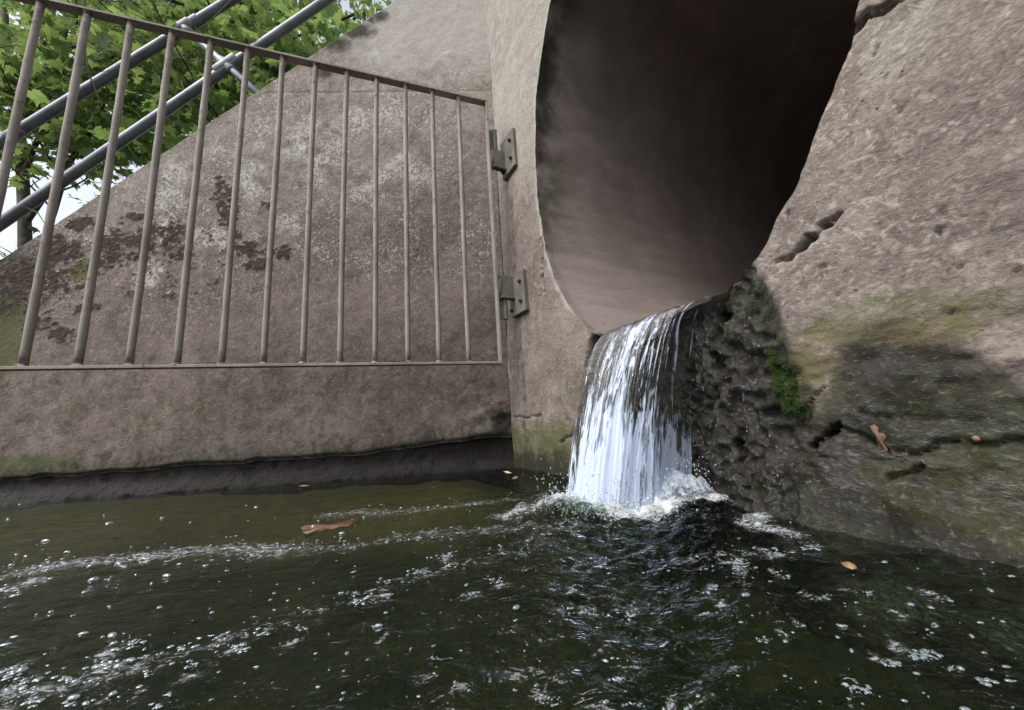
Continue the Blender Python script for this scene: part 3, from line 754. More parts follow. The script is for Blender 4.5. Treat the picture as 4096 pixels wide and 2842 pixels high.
# ------------------------------------------------------------------ handrail behind the wing wall
RPO = CORN - WN * .42
def rp(px, py): return onplane(px, py, RPO, WN)
rail = thing('handrail', tuple(rp(1022, 365) - UP * .6), 'grey galvanised tube handrail climbing behind the sloping wing wall', 'handrail')
ur = [rp(-160, 662), rp(105, 508), rp(286, 393), rp(556, 228), rp(735, 112), rp(909, 8), rp(1150, -140)]
d1 = (ur[3] - ur[1]) / np.linalg.norm(ur[3] - ur[1]); ua, ub = ur[1] - d1 * 1.2, ur[1] + d1 * 2.6
lr0, lr1 = rp(276, 708), rp(1057, 172); d2 = (lr1 - lr0) / np.linalg.norm(lr1 - lr0)
cx = rp(907, 264); la, lb = lr0 - d2 * 1.2, lr1 + d2 * 1.8
RR = .0285
MB().tube([ua + (ub - ua) * k for k in np.linspace(0, 1, 12)], RR, 18).build('upper_rail', M['rail'], rail)
MB().tube([la + (lb - la) * k for k in np.linspace(0, 1, 12)], RR, 18).build('lower_rail', M['rail'], rail)
tee = ur[4]; pd = (rp(1022, 365) - tee); pd /= np.linalg.norm(pd)
MB().tube([tee, cx, cx + pd * .9], RR * .84, 16).build('post', M['rail'], rail)
b = MB()
for dvec, L in ((d2, .085), (pd, .062)):
    b.tube([cx - dvec * L, cx - dvec * (L - .006), cx + dvec * (L - .006), cx + dvec * L], [RR * 1.22, RR * 1.32, RR * 1.32, RR * 1.22] if dvec is d2 else [RR * 1.05, RR * 1.14, RR * 1.14, RR * 1.05], 18)
b.build('cross_fitting', M['fitting'], rail)
b = MB(); b.tube([tee - d1 * .06, tee - d1 * .054, tee + d1 * .054, tee + d1 * .06], [RR * 1.2, RR * 1.3, RR * 1.3, RR * 1.2], 18); b.tube([tee, tee + pd * .085], RR * 1.12, 16)
b.build('tee_fitting', M['fitting'], rail)
for p in (rp(60, 536), rp(770, 92)):
    MB().tube([p - d1 * .05, p - d1 * .045, p + d1 * .045, p + d1 * .05], [RR * 1.05, RR * 1.13, RR * 1.13, RR * 1.05], 18).build('sleeve', M['fitting'], rail)

# ------------------------------------------------------------------ bank behind the wing wall
bx = np.linspace(-9, 3, 60); by = np.linspace(0, 1, 40)
BX = np.repeat(bx, 40); BYv = np.tile(by, 60)
face = 1.65 + .06 * (BX + .02)
BY = face + .22 + BYv ** 1.6 * 14
slope = np.clip(top_z(np.maximum(-(BX + .02), 0)), .35, 2.8)
BZ = slope - .22 + .06 * fbm(BX * 2, BY * 2, 0, 3, 101) + .02 * (BY - face)
BZ = np.where(BYv < .01, slope - .5, BZ)
obj('bank', np.stack([BX, BY, BZ], 1), grid_faces(60, 40), M['soil'], kind='structure')

# ------------------------------------------------------------------ trees
LEAF = [(0, 0), (.10, .04), (.34, -.06), (.30, .12), (.52, .22), (.40, .32), (.46, .52), (.26, .46), (.20, .60), (.10, .62), (0, 1.0), (-.10, .62), (-.22, .58), (-.26, .44), (-.48, .50), (-.40, .30), (-.52, .20), (-.30, .12), (-.34, -.06), (-.10, .04)]
def leaf_verts(k):
    r = random.Random(k); v = [(0, .30, .0)]
    for x, y in LEAF:
        x2 = x * (1 + r.uniform(-.1, .1)); y2 = y * (1 + r.uniform(-.08, .08))
        v.append((x2, y2, -.10 * abs(x2) * (1 + k * .5) - .14 * max(0, y2 - .3) ** 2 + r.uniform(-.02, .02)))
    n = len(LEAF)
    return v, [(0, 1 + i, 1 + (i + 1) % n) for i in range(n)]
leaf_meshes = []
for k in range(4):
    v, f = leaf_verts(k); me = bpy.data.meshes.new('leaf'); me.from_pydata(v, [], f); me.materials.append(M['leaf']); leaf_meshes.append(me)
def orient():
    """a leaf hangs outwards and down, its face mostly up"""
    a = RNG.uniform(0, 2 * math.pi); tilt = RNG.uniform(.15, 1.25)
    d = np.array([math.cos(a) * math.cos(tilt), math.sin(a) * math.cos(tilt), -math.sin(tilt)])
    side = np.cross(d, [0, 0, 1]); side /= np.linalg.norm(side)
    up = np.cross(side, d); roll = RNG.uniform(-.5, .5)
    side, up = side * math.cos(roll) + up * math.sin(roll), up * math.cos(roll) - side * math.sin(roll)
    return np.stack([side, d, up], 1)
def branch(b, p, d, L, r, depth, tips):
    n = 6; pts = [p]; d = d / np.linalg.norm(d); rad = [r]
    for i in range(n):
        d = d + RNG.normal(0, .10, 3) + np.array([0, 0, .03]); d /= np.linalg.norm(d)
        pts.append(pts[-1] + d * L / n); rad.append(r * (1 - .6 * (i + 1) / n))
    b.tube(pts, rad, 7 if depth else 10, False, .15)
    if depth < 3:
        for i in range(2, n + 1):
            for _ in range(2 if depth else 1):
                e = np.cross(d, RNG.normal(0, 1, 3)); e /= np.linalg.norm(e)
                branch_list.append((pts[i], d * .5 + e * .9 + np.array([0, 0, .1]), L * RNG.uniform(.45, .7), rad[i] * .55, depth + 1))
    if depth >= 1: tips += pts[2:]
TREES = []
def tree(name, base, trunk_pts, rads, crown_c, crown_r, nleaf, label, seed, nbr=7):
    global branch_list
    t = thing(name, tuple(base), label, 'tree', 'trees behind the wing wall')
    b = MB(); b.tube(trunk_pts, rads, 12, False, .12); b.build('trunk', M['bark'], t)
    tips = []; branch_list = []
    for i in range(nbr):
        p = trunk_pts[1 + i % (len(trunk_pts) - 1)]; tgt = np.asarray(crown_c) + RNG.normal(0, .45, 3) * np.asarray(crown_r)
        branch_list.append((p, tgt - p, np.linalg.norm(tgt - p) * RNG.uniform(.7, 1.0), .022, 0))
    b = MB(); cnt = 0
    while branch_list and cnt < 300:
        a = branch_list.pop(0); cnt += 1; branch(b, *a, tips)
    b.build('limb', M['bark'], t)
    tips = np.array(tips)
    k = RNG.integers(0, len(tips), nleaf // 2)
    P1 = tips[k] + RNG.normal(0, .11, (len(k), 3))
    q = RNG.normal(0, 1, (nleaf - len(k), 3)); q /= np.linalg.norm(q, axis=1)[:, None]
    P2_ = np.asarray(crown_c) + q * np.asarray(crown_r) * (RNG.random((len(q), 1)) ** .4)
    TREES.append([t, np.r_[P1, P2_]]); return t
def aty(px, py, y):
    d = ray(px, py); return CAM + d * y / d[1]
tr1 = [aty(104, 1120, 2.8), aty(98, 900, 2.8), aty(92, 720, 2.8), aty(78, 520, 2.82), aty(54, 320, 2.85), aty(20, 120, 2.9), aty(10, -160, 3.0)]
tr1 = [tr1[0] * [1, 1, 0] + [0, 0, .5]] + tr1
tree('maple_tree', tr1[0], tr1, [.055, .045, .040, .038, .036, .032, .028, .024], (-3.70, 2.65, 3.55), (1.30, .45, 1.0), 3200, 'maple tree with a dark upright trunk at the left end of the wing wall', 3)
tr2 = [aty(95, 395, 2.8), aty(140, 352, 2.78), aty(190, 290, 2.75), aty(222, 215, 2.72), aty(262, 105, 2.7), aty(290, -20, 2.7)]
b = MB(); b.tube(tr2, [.042, .038, .034, .030, .027, .022], 10, False, .15); b.build('bough', M['bark'], TREES[0][0], label='leaning brown bough')
tree('maple_tree', (-2.0, 3.3, 1.5), [np.array(p) for p in ((-2.0, 3.3, 1.2), (-1.95, 3.2, 2.4), (-1.9, 3.05, 3.4), (-1.8, 2.9, 4.4))], [.05, .042, .034, .022], (-2.2, 2.55, 3.35), (1.45, .42, 1.05), 2500, 'maple sapling with big bright leaves close behind the handrail', 4)
tree('maple_tree', (-1.7, 4.9, 1.6), [np.array(p) for p in ((-1.7, 4.9, 1.4), (-1.75, 4.9, 3.6), (-1.9, 4.8, 5.2), (-2.1, 4.7, 7.0))], [.09, .08, .06, .03], (-4.2, 4.5, 6.1), (3.8, .9, 1.75), 4300, 'maple tree with dense dark leaves farther behind the handrail', 5)
tree('maple_tree', (-6.2, 7.6, .8), [np.array(p) for p in ((-6.2, 7.6, .5), (-6.3, 7.6, 4.5), (-6.4, 7.6, 8.0), (-6.5, 7.6, 11.5))], [.16, .14, .11, .06], (-7.2, 7.4, 10.6), (5.8, 1.4, 3.3), 5000, 'tall maple tree farthest behind, its crown closing the gaps between the nearer trees', 6)
def grow(t, P):
    far = 1 + .9 * sstep(3.2, 7.5, P[:, 1])
    s = far * np.where(RNG.random(len(P)) < .55, RNG.uniform(.085, .14, len(P)), RNG.uniform(.04, .085, len(P)))
    px = project(P)
    # keep the low left sky gap open where the canopy thins out over the path
    gap = fbm(P[:, 0] * 1.6, P[:, 2] * 1.6, P[:, 1] * .8, 2, 120)
    keepm = (gap > -.30) & (P[:, 1] > 1.98 + .06 * P[:, 0]) & (P[:, 2] > 1.2)
    P, s, px = P[keepm], s[keepm], px[keepm]
    vis = (px[:, 0] > 0) & (px[:, 0] < 1600) & (px[:, 1] > 0) & (px[:, 1] < 1090 - .70 * px[:, 0]) & (px[:, 2] > 0)
    size = s / px[:, 2] * vis
    order = np.argsort(-size)
    single = order[:95][size[order[:95]] > 0]
    mask = np.zeros(len(P), bool); mask[single] = True
    for i in single:
        R = orient(); m = Matrix((R * s[i]).tolist()).to_4x4(); m.translation = Vector(P[i]) - Vector(t.location)
        o = bpy.data.objects.new('leaf', leaf_meshes[i % 4]); COL.objects.link(o); o.parent = t; o.matrix_local = m
    V = []; Fc = []; tone = []; n = 0
    base = [(np.array(v), np.array(f)) for v, f in (leaf_verts(k) for k in range(4))]
    for i in np.where(~mask)[0]:
        v, f = base[i % 4]; V.append(v @ (orient() * s[i]).T + P[i] - np.array(t.location)); Fc.append(f + n); n += len(v); tone.append(np.full(len(v), RNG.random()))
    o = obj('crown', np.concatenate(V), np.concatenate(Fc), M['crown'], t, False, dict(tone=np.concatenate(tone)), kind='stuff')
for t, P in TREES: grow(t, P)

# thin dry stems hanging over the rail
def vine(px, depth, label, r=.0028):
    pts = []
    for (x, y) in px:
        d = ray(x, y); pts.append(CAM + d * depth / d[1])
    t = MB().tube(pts, r, 6).build('vine_stem', M['stem'], None, True, label=label, cat='vine', group='dry stems above the gate')
    o_ = Vector(pts[0]); t.data.transform(Matrix.Translation(-o_)); t.location = o_
vine([(520, -30), (500, 10), (490, 30), (502, 62), (520, 90)], 1.95, 'pale kinked dry stem hanging above the top rail, leftmost of the stems')
vine([(690, -20), (668, 40), (655, 90), (680, 105)], 1.95, 'pale dry stem hanging in front of the big leaf left of the tube joint')
vine([(735, -20), (752, 40), (785, 118), (800, 140)], 1.95, 'pale dry stem crossing the tee joint of the upper rail')
vine([(930, -5), (880, 45), (830, 95), (788, 122)], 1.95, 'pale dry stem slanting up to the right along the upper rail')
vine([(235, 72), (330, 84), (430, 100), (560, 120)], 2.1, 'brown dead twig lying level under the top rail', .004)
# weeds at the low end of the wing wall
def weed(base, n, label):
    t = thing('weed', tuple(base), label, 'plant', 'weeds on the bank')
    v = []; f = []
    for _ in range(n):
        a = RNG.uniform(0, 6.28); L = RNG.uniform(.08, .24); w = RNG.uniform(.004, .012); d = np.array([math.cos(a) * .7, math.sin(a) * .7, 1]); d /= np.linalg.norm(d)
        sdv = np.cross(d, [.3, .8, .1]); sdv /= np.linalg.norm(sdv); p = np.array([RNG.normal(0, .09), RNG.normal(0, .06), 0]); m = len(v)
        v += [p - sdv * w * .4, p + sdv * w * .4, p + d * L * .6 + sdv * w, p + d * L * .6 - sdv * w, p + d * L + np.array([d[0], d[1], -.4]) * L * .3]
        f += [(m, m + 1, m + 2, m + 3), (m + 3, m + 2, m + 4)]
    obj('blades', v, f, M['weed'], t, False, kind='stuff')
weed(wpt(2.36, 1.02, -.16), 150, 'pale green weeds on the soil at the low left end of the wing wall')
weed(wpt(2.10, 1.23, -.20), 46, 'thin sparse weeds on top of the wing wall below the lower rail')

# ------------------------------------------------------------------ streambed and water
X1 = axis((-9, -3.4, .5), (-3.4, -1.2, .02), (-1.2, 1.3, .02), (1.3, 3.5, .3)); Y1 = axis((-5, -.2, .3), (-.2, 1.9, .02))
bxx = np.repeat(X1, len(Y1)); byy = np.tile(Y1, len(X1))
dw = (1.65 + .06 * (bxx + .02)) - byy
bedz = -.17 + .05 * fbm(bxx * 2.2, byy * 2.2, 0, 4, 130) + .012 * fbm(bxx * 16, byy * 16, 0, 3, 131) + .145 * sstep(.42, .0, dw) * sstep(.3, -.3, bxx)
bedz = np.minimum(bedz, -.014 + .004 * fbm(bxx * 9, byy * 9, 0, 2, 134))
shelf = sstep(.50, .12, dw + .10 * fbm(bxx * 4, byy * 4, 0, 3, 133)) * sstep(.2, -.4, bxx)
obj('streambed', np.stack([bxx, byy, bedz], 1), grid_faces(len(X1), len(Y1)), M['bed'], attrs=dict(shelf=shelf), kind='structure')

L0, L1 = np.array([.70, .447]), np.array([1.0, .452])
land_px = [(2260, 2020), (2312, 2040), (2372, 2054), (2470, 2056), (2610, 2036), (2770, 1968)]
LAND = np.array([onz(*p) for p in land_px])[:, :2]
IMP = LAND.mean(0)
wx = axis((-10, -3.2, .4), (-3.2, -1.2, .012), (-1.2, .9, .0056), (.9, 1.3, .02), (1.3, 3.5, .3))
wy = axis((-5, 0, .25), (0, .2, .02), (.2, 1.0, .0052), (1.0, 1.80, .007))
X = np.repeat(wx, len(wy)); Y = np.tile(wy, len(wx))
# flow runs from the fall out to the left; measure foam streaks in that frame
def W2(*p): return np.array([onz(a * 1.7809, b * 1.7809)[:2] for a, b in p])
PW2 = np.stack([X, Y], 1)
def warp(P, a, f, sd_): return P + a * np.stack([fbm(P[:, 0] * f, P[:, 1] * f, 0, 3, sd_), fbm(P[:, 0] * f, P[:, 1] * f, 4.0, 3, sd_ + 1)], 1)
PWW = warp(PW2, .05, 5, 140)
STREAK = [dict(p=W2((1250, 1112), (1080, 1128), (900, 1146), (720, 1160)), w=.045, a=.50),
          dict(p=W2((1290, 1150), (1200, 1150), (1130, 1165)), w=.060, a=.72),
          dict(p=W2((1270, 1185), (1000, 1205), (800, 1218), (560, 1238)), w=.035, a=.46),
          dict(p=W2((640, 1232), (330, 1255), (150, 1275), (-100, 1300)), w=.05, a=.58),
          dict(p=W2((1300, 1200), (1180, 1225), (1050, 1260), (850, 1330), (620, 1385), (480, 1440)), w=.022, a=.42),
          dict(p=W2((420, 1450), (200, 1505), (60, 1550), (-60, 1590)), w=.022, a=.52),
          dict(p=W2((1290, 1140), (1360, 1152), (1450, 1155), (1560, 1140), (1640, 1120)), w=.028, a=.95),
          dict(p=W2((1600, 1115), (1690, 1120), (1710, 1150), (1680, 1180), (1770, 1200)), w=.030, a=.70),
          dict(p=W2((1560, 1270), (1680, 1245), (1800, 1235)), w=.018, a=.42),
          dict(p=W2((1700, 1115), (1900, 1165), (2100, 1195), (2320, 1225)), w=.016, a=.55)]
foam = 1.25 * np.exp(-(line_d(PWW, np.r_[LAND, [onz(2850, 1995)[:2]]]) / .055) ** 2)
for st_ in STREAK: foam = np.maximum(foam, st_['a'] * np.exp(-(line_d(PWW, st_['p']) / st_['w']) ** 2))
# clusters seen on the surface, in the small picture's pixels: x, y, radius, count
Z6 = [(1040, 985, 60, 46), (830, 1060, 40, 24), (430, 1060, 50, 30), (300, 1110, 40, 26), (100, 1140, 90, 60), (60, 1090, 60, 30), (960, 940, 34, 18), (1160, 915, 30, 14), (1310, 895, 45, 24), (800, 975, 36, 18), (620, 1020, 36, 18), (1600, 770, 70, 40), (1690, 690, 50, 34), (1550, 740, 40, 20), (2030, 1180, 70, 46), (1110, 850, 24, 8), (1640, 890, 24, 8), (1900, 1050, 24, 8), (2050, 750, 60, 34), (2160, 690, 60, 34), (1830, 640, 50, 24), (1950, 590, 60, 24), (590, 950, 60, 24), (740, 1190, 30, 12), (640, 1100, 36, 14), (680, 1240, 36, 14), (300, 1220, 40, 18), (130, 1210, 60, 30), (30, 730, 80, 40), (250, 620, 60, 26), (640, 590, 50, 40), (520, 610, 50, 24)]
Z7 = [(1050, 400, 75, 60), (1220, 350, 55, 36), (1370, 325, 60, 36), (1410, 540, 60, 40), (330, 500, 45, 30), (300, 585, 40, 22), (420, 590, 45, 26), (560, 610, 50, 30), (920, 610, 60, 30), (1860, 790, 85, 70), (1720, 830, 50, 30), (1580, 925, 55, 34), (210, 960, 70, 50), (920, 510, 50, 26), (1160, 720, 45, 20), (1240, 430, 36, 16), (830, 1010, 40, 16), (2150, 905, 50, 14), (1900, 665, 40, 10), (1620, 525, 40, 12), (1950, 545, 50, 10), (1220, 645, 30, 10)]
for lst, f in ((Z6, lambda a, b: (a * .913, 1700 + b * .913)), (Z7, lambda a, b: (2000 + a * .9113, 1900 + b * .9113))):
    for a, b, r, n in lst:
        p = onz(*f(a, b)); rx = np.linalg.norm(onz(*f(a + r, b)) - p); ry = np.linalg.norm(onz(*f(a, b + r * .5)) - p)
        foam = np.maximum(foam, .62 * np.exp(-((PWW[:, 0] - p[0]) / rx) ** 2 - ((PWW[:, 1] - p[1]) / max(ry, .012)) ** 2))
ri = np.hypot(X - IMP[0], Y - IMP[1]); rl = line_d(PW2, LAND)
turb = np.exp(-(rl / .16) ** 2)
stream = 1.5 * np.exp(-(line_d(PW2, W2((1430, 1150), (1400, 1350), (1330, 1600), (1300, 1900))) / .16) ** 2)
calm = sstep(.55, .1, (1.65 + .06 * X) - Y) * sstep(.0, -.5, X)
amp = 1.25 * (.36 + .9 * turb + .75 * stream + .25 * np.exp(-(ri / .6) ** 2)) * (1 - .75 * calm)
h = amp * (.0062 * fbm(X * 9, Y * 13, 0, 3, 150) + .0056 * fbm(X * 24 + Y * 8, Y * 42 - X * 6, 0, 2, 151) + .0010 * fbm(X * 62, Y * 90, 0, 2, 152))
h += .006 * np.cos((ri - .1) * 95) * np.exp(-(ri / .32) ** 2) * sstep(.05, .16, ri) * (.5 + .5 * fbm(X * 6, Y * 6, 0, 2, 153))
h += turb * (.020 * fbm(X * 22, Y * 26, 0, 3, 154) + .010) + foam * .005 * fbm(X * 40, Y * 55, 0, 3, 155)
h += .009 * np.exp(-(line_d(PW2, W2((1290, 1160), (1200, 1215), (1100, 1240))) / .05) ** 2) - .012 * np.exp(-(line_d(PW2, W2((1330, 1175), (1280, 1190))) / .04) ** 2)
chop = .25 + .9 * np.clip(amp, 0, 1.2)
obj('stream_water', np.stack([X, Y, h], 1), grid_faces(len(wx), len(wy)), M['water'], attrs=dict(foam=foam, chop=chop), kind='structure')
from math import floor
HG = h.reshape(len(wx), len(wy))
def water_h(x, y): 
    i = np.clip(np.searchsorted(wx, x), 0, len(wx) - 1); j = np.clip(np.searchsorted(wy, y), 0, len(wy) - 1); return HG[i, j]

# ------------------------------------------------------------------ waterfall
fall = thing('waterfall', (float(IMP[0]), float(IMP[1]), 0.0), 'white sheet of water pouring from the culvert lip into the stream', 'waterfall')
VA = np.array([-HN[0], -HN[1]])
def path(u, t):
    """horizontal position and height of the sheet: u across the lip, t along the fall (below 0 inside the pipe)"""
    s = L0[0] + (L1[0] - L0[0]) * u; lip = CORN[:2] + s[:, None] * HD[:2] + .012 * HN[:2]
    ui = np.clip(u, 0, 1) * (len(LAND) - 1)
    land = np.stack([np.interp(ui, np.arange(len(LAND)), LAND[:, 0]), np.interp(ui, np.arange(len(LAND)), LAND[:, 1])], 1)
    tp = np.maximum(t, 0)
    xy = lip + (land - lip) * (tp * (1.08 - .08 * tp))[:, None] + VA * (np.maximum(-t, 0) * 1.2)[:, None]
    z = L0[1] + .014 + (L1[1] - L0[1]) * u - (L0[1] + .012) * tp ** 1.95
    # in the pipe the surface curls up at the sides
    z = z + 0 * t
    return xy, z
def sheet(name, u0, u1, t0, t1, back, seed, white, alpha, nu=110, nt=110, label=None):
    us = np.linspace(u0, u1, nu); ts = np.linspace(t0, t1, nt)
    U = np.repeat(us, nt); Tt = np.tile(ts, nu)
    wig = .045 * fbm(U * 7, Tt * 2.0, seed * 1.7, 3, 160 + seed) * sstep(0, .5, Tt)
    xy, z = path(U + wig, Tt)
    disp = (.010 * fbm(U * 14, Tt * 1.2, seed * 2.3, 3, 170 + seed) + .005 * fbm(U * 48, Tt * 2.2, seed * 1.3, 2, 175 + seed)) * sstep(-.1, .35, Tt) - back * sstep(0, .4, Tt)
    xy = xy + disp[:, None] * HN[:2]
    P = np.column_stack([xy, z + .0025 * fbm(U * 22, Tt * 3, 0, 2, 180) * (Tt < .2)])
    wv = white(U, Tt); av = alpha(U, Tt)
    o = obj(name, P, grid_faces(nu, nt), M['fall'], None, True, dict(fu=U, ft=Tt, fl=U * 0 + seed, white=wv, alpha=av), label=label); adopt(fall, o)
wht = lambda U, T: -.46 + .34 * sstep(.02, .30, T) + .80 * sstep(.55, .95, T) - .42 * sstep(.76, .9, U) * sstep(1.0, .6, T) + .28 * np.exp(-((U - .45) / .16) ** 2) * sstep(.1, .25, T) - .30 * np.exp(-((U - .62) / .06) ** 2 - ((T - .66) / .12) ** 2) * 2 - .35 * sstep(.16, .0, U)
alp = lambda U, T: .95 - .65 * sstep(.80, 1.0, U) * sstep(.10, .45, T) * sstep(1.0, .72, T) - .25 * sstep(.06, -.02, U) * sstep(.2, .5, T)
sheet('water_sheet', -.02, 1.02, -.5, 1.0, 0, 1, wht, alp, 150, 150)
sheet('water_sheet', .06, .82, .12, 1.0, .022, 2, lambda U, T: wht(U, T) - .05, lambda U, T: .40 + .5 * sstep(.3, 1, T), 90, 90)
sheet('water_strand', .865, .90, .02, .86, -.004, 3, lambda U, T: .35 + 0 * U, lambda U, T: .62 - .9 * np.abs(U - .8825) / .02 + .0 * T, 8, 60)
sheet('water_strand', .955, .985, .10, .62, .004, 4, lambda U, T: .25 + 0 * U, lambda U, T: .58 - .9 * np.abs(U - .97) / .018, 8, 60)
# low-poly ball shared by froth and droplets
def ball(nu=8, nv=5):
    v = [(0, 0, -1)]
    for j in range(1, nv):
        a = -math.pi / 2 + math.pi * j / nv
        v += [(math.cos(a) * math.cos(2 * math.pi * i / nu), math.cos(a) * math.sin(2 * math.pi * i / nu), math.sin(a)) for i in range(nu)]
    v.append((0, 0, 1)); f = [(0, 1 + (i + 1) % nu, 1 + i) for i in range(nu)]
    for j in range(nv - 2): f += [(1 + j * nu + i, 1 + j * nu + (i + 1) % nu, 1 + (j + 1) * nu + (i + 1) % nu, 1 + (j + 1) * nu + i) for i in range(nu)]
    n = len(v) - 1; k = 1 + (nv - 2) * nu; f += [(k + i, k + (i + 1) % nu, n) for i in range(nu)]
    return np.array(v), f
BV, BF = ball()
def scatter(name, C, R3, mat, parent=None, base=(BV, BF), rotz=None, **kw):
    V = []; Fc = []; n = 0; bv, bf = base
    for i, (c, r) in enumerate(zip(C, R3)):
        v = bv * r
        if rotz is not None:
            ca, sa = math.cos(rotz[i]), math.sin(rotz[i]); v = np.stack([v[:, 0] * ca - v[:, 1] * sa, v[:, 0] * sa + v[:, 1] * ca, v[:, 2]], 1)
        V.append(v + c); Fc += [tuple(q + n for q in f) for f in bf]; n += len(bv)
    o = obj(name, np.concatenate(V), Fc, mat, None, True, **kw)
    if parent: adopt(parent, o)
    return o
pile = onz(2815, 1985)[:2]; pile2 = onz(2600, 2020)[:2]
gx, gy = np.linspace(-.02, .62, 230), np.linspace(.70, 1.16, 170)
MX = np.repeat(gx, 170); MY = np.tile(gy, 230); MP = np.stack([MX, MY], 1); MPw = warp(MP, .02, 16, 190)
pl = line_d(MPw, [pile2, pile]); ll = line_d(MPw, LAND)
along = np.clip(((MPw - pile2) @ (pile - pile2)) / ((pile - pile2) @ (pile - pile2)), -.3, 1.3)
env = np.maximum(.074 * np.exp(-(pl / .055) ** 2.0) * np.exp(-((along - .60) / .75) ** 2), .0 * ll)
mh = env * (.72 + .62 * fbm(MX * 24, MY * 24, 0, 3, 191)) + np.sqrt(env) * .030 * fbm(MX * 85, MY * 85, 0, 3, 193)
keepv = env > .006
Fm = grid_faces(230, 170); Fm = Fm[keepv[Fm].all(1)]; uu = np.unique(Fm); rmp = -np.ones(len(MX), int); rmp[uu] = np.arange(len(uu))
o = obj('splash_mound', np.stack([MX, MY, mh - .002], 1)[uu], rmp[Fm], M['mound'], None, True, dict(foam=.05 + env[uu] / .045), label='white churning splash heaped at the right foot of the fall'); adopt(fall, o)
C = []; R3 = []
for _ in range(700):
    u = RNG.random(); ui = u * (len(LAND) - 1); c = np.array([np.interp(ui, range(len(LAND)), LAND[:, 0]), np.interp(ui, range(len(LAND)), LAND[:, 1])])
    c = c + RNG.normal(0, .022, 2); z = abs(RNG.normal(0, .016)); r = RNG.uniform(.0008, .003)
    C.append([*c, z]); R3.append(np.array([r, r, r * RNG.uniform(.6, 1.2)]))
for _ in range(320):
    k = RNG.random(); c = pile * k + pile2 * (1 - k) + RNG.normal(0, .028, 2)
    z = RNG.random() ** 1.7 * .095; r = RNG.uniform(.0006, .0018)
    C.append([*c, z]); R3.append(np.array([r, r, r * RNG.uniform(.8, 1.6)]))
scatter('splash_froth', C, R3, M['froth'], fall, kind='stuff', label='boiling white froth where the fall lands')
C = []; R3 = []
for _ in range(700):
    u = RNG.random(); ui = u * (len(LAND) - 1); c = np.array([np.interp(ui, range(len(LAND)), LAND[:, 0]), np.interp(ui, range(len(LAND)), LAND[:, 1])])
    c = c + RNG.normal(0, .05, 2); z = abs(RNG.normal(0, .045)); r = RNG.uniform(.0008, .0022)
    C.append([*c, z]); R3.append(np.array([r, r, r * 1.3]))
for _ in range(160):                                             # drips running down the wet apron
    s = RNG.uniform(.80, 1.08); z = RNG.uniform(.05, .45)
    if apron(np.array([s]), np.array([z]))[0] < .5: continue
    r = RNG.uniform(.0006, .0015); C.append(hpt(s, z, float(hoff([s], [z])[0]) + .001)); R3.append(np.array([r, r, r * 1.6]))
scatter('droplets', C, R3, M['bubble'], fall, kind='stuff', label='flying drops and drips round the fall')

# ------------------------------------------------------------------ foam bubbles drifting on the stream
HV = BV.copy(); HV[:, 2] = np.maximum(HV[:, 2], -.15)
C = []; R3 = []; RZ = []
def bub(x, y, r, zs=.7, st=1.0):
    if y > 1.63 + .06 * x and x < 0: return
    if (np.array([x, y]) - CORN[:2]) @ HN[:2] < .01: return
    C.append([x, y, float(water_h(x, y)) + .0005]); R3.append(np.array([r * st, r / st ** .5, r * zs])); RZ.append(.15 + RNG.normal(0, .5))
for st_, n in zip(STREAK, (80, 30, 110, 150, 60, 60, 30, 50, 30, 90)):
    L = st_['p']; ln = np.r_[0, np.cumsum(np.hypot(*np.diff(L, axis=0).T))]
    for _ in range(n):
        k = RNG.uniform(0, ln[-1]); c = np.array([np.interp(k, ln, L[:, 0]), np.interp(k, ln, L[:, 1])]) + RNG.normal(0, st_['w'] * .9, 2)
        d = np.hypot(*c); bub(*c, min(RNG.gamma(1.8, .0007) + .0005, .0030), .45, RNG.uniform(.9, 1.8))
SING = [(120, 750), (60, 905), (800, 660), (1330, 650), (1060, 660), (1185, 460), (1565, 565), (2100, 890), (2260, 910), (1530, 970), (2210, 655), (1895, 595), (1895, 690), (2220, 835), (480, 440), (700, 830), (1690, 390), (475, 510), (2190, 385), (70, 670), (1600, 665), (1830, 880)]
SG6 = [(1030, 1200), (925, 1200), (2250, 1120), (2020, 1015), (1800, 1012), (1700, 1030), (1520, 995), (1440, 915), (320, 840), (1215, 700), (1550, 665), (1550, 640), (480, 430), (710, 410), (1080, 355), (920, 800), (610, 1155), (520, 1195), (2260, 890), (960, 690), (1185, 765), (1260, 770), (1900, 990), (1610, 1050), (60, 940), (20, 970), (900, 620), (180, 630), (1900, 270), (1310, 810)]
for lst, f in ((Z6, lambda a, b: (a * .913, 1700 + b * .913)), (Z7, lambda a, b: (2000 + a * .9113, 1900 + b * .9113))):
    for a, b, r, n in lst:
        n = int(n * .8)
        for _ in range(n):
            rr_ = r * RNG.random() ** .9 * .8; th = RNG.uniform(0, 6.28)
            p = onz(*f(a + rr_ * math.cos(th) * 1.1, b + rr_ * math.sin(th) * .5)); dist = np.linalg.norm(p[:2])
            bub(p[0], p[1], min(RNG.gamma(2.0, .26) + .15, 1.35) * 4.8 * dist / FPX, .42, RNG.uniform(.9, 1.4))
for lst, f in ((SG6, lambda a, b: (a * .913, 1700 + b * .913)), (SING, lambda a, b: (2000 + a * .9113, 1900 + b * .9113))):
    for a, b in lst:
        p = onz(*f(a, b)); dist = np.linalg.norm(p[:2]); bub(p[0], p[1], min(RNG.gamma(2.5, 1.3) + 2, 7) * dist / FPX, .45, RNG.uniform(1.0, 1.6))
for _ in range(300):                                             # stray specks everywhere on the stream
    px, py = RNG.uniform(0, 4096), RNG.uniform(2000, 2842)
    p = onz(px, py)
    if p[1] < 1.6: 
        dist = np.linalg.norm(p[:2]); bub(p[0], p[1], RNG.gamma(1.6, 1.7) * dist / FPX + .0004, .7, RNG.uniform(.9, 1.8))
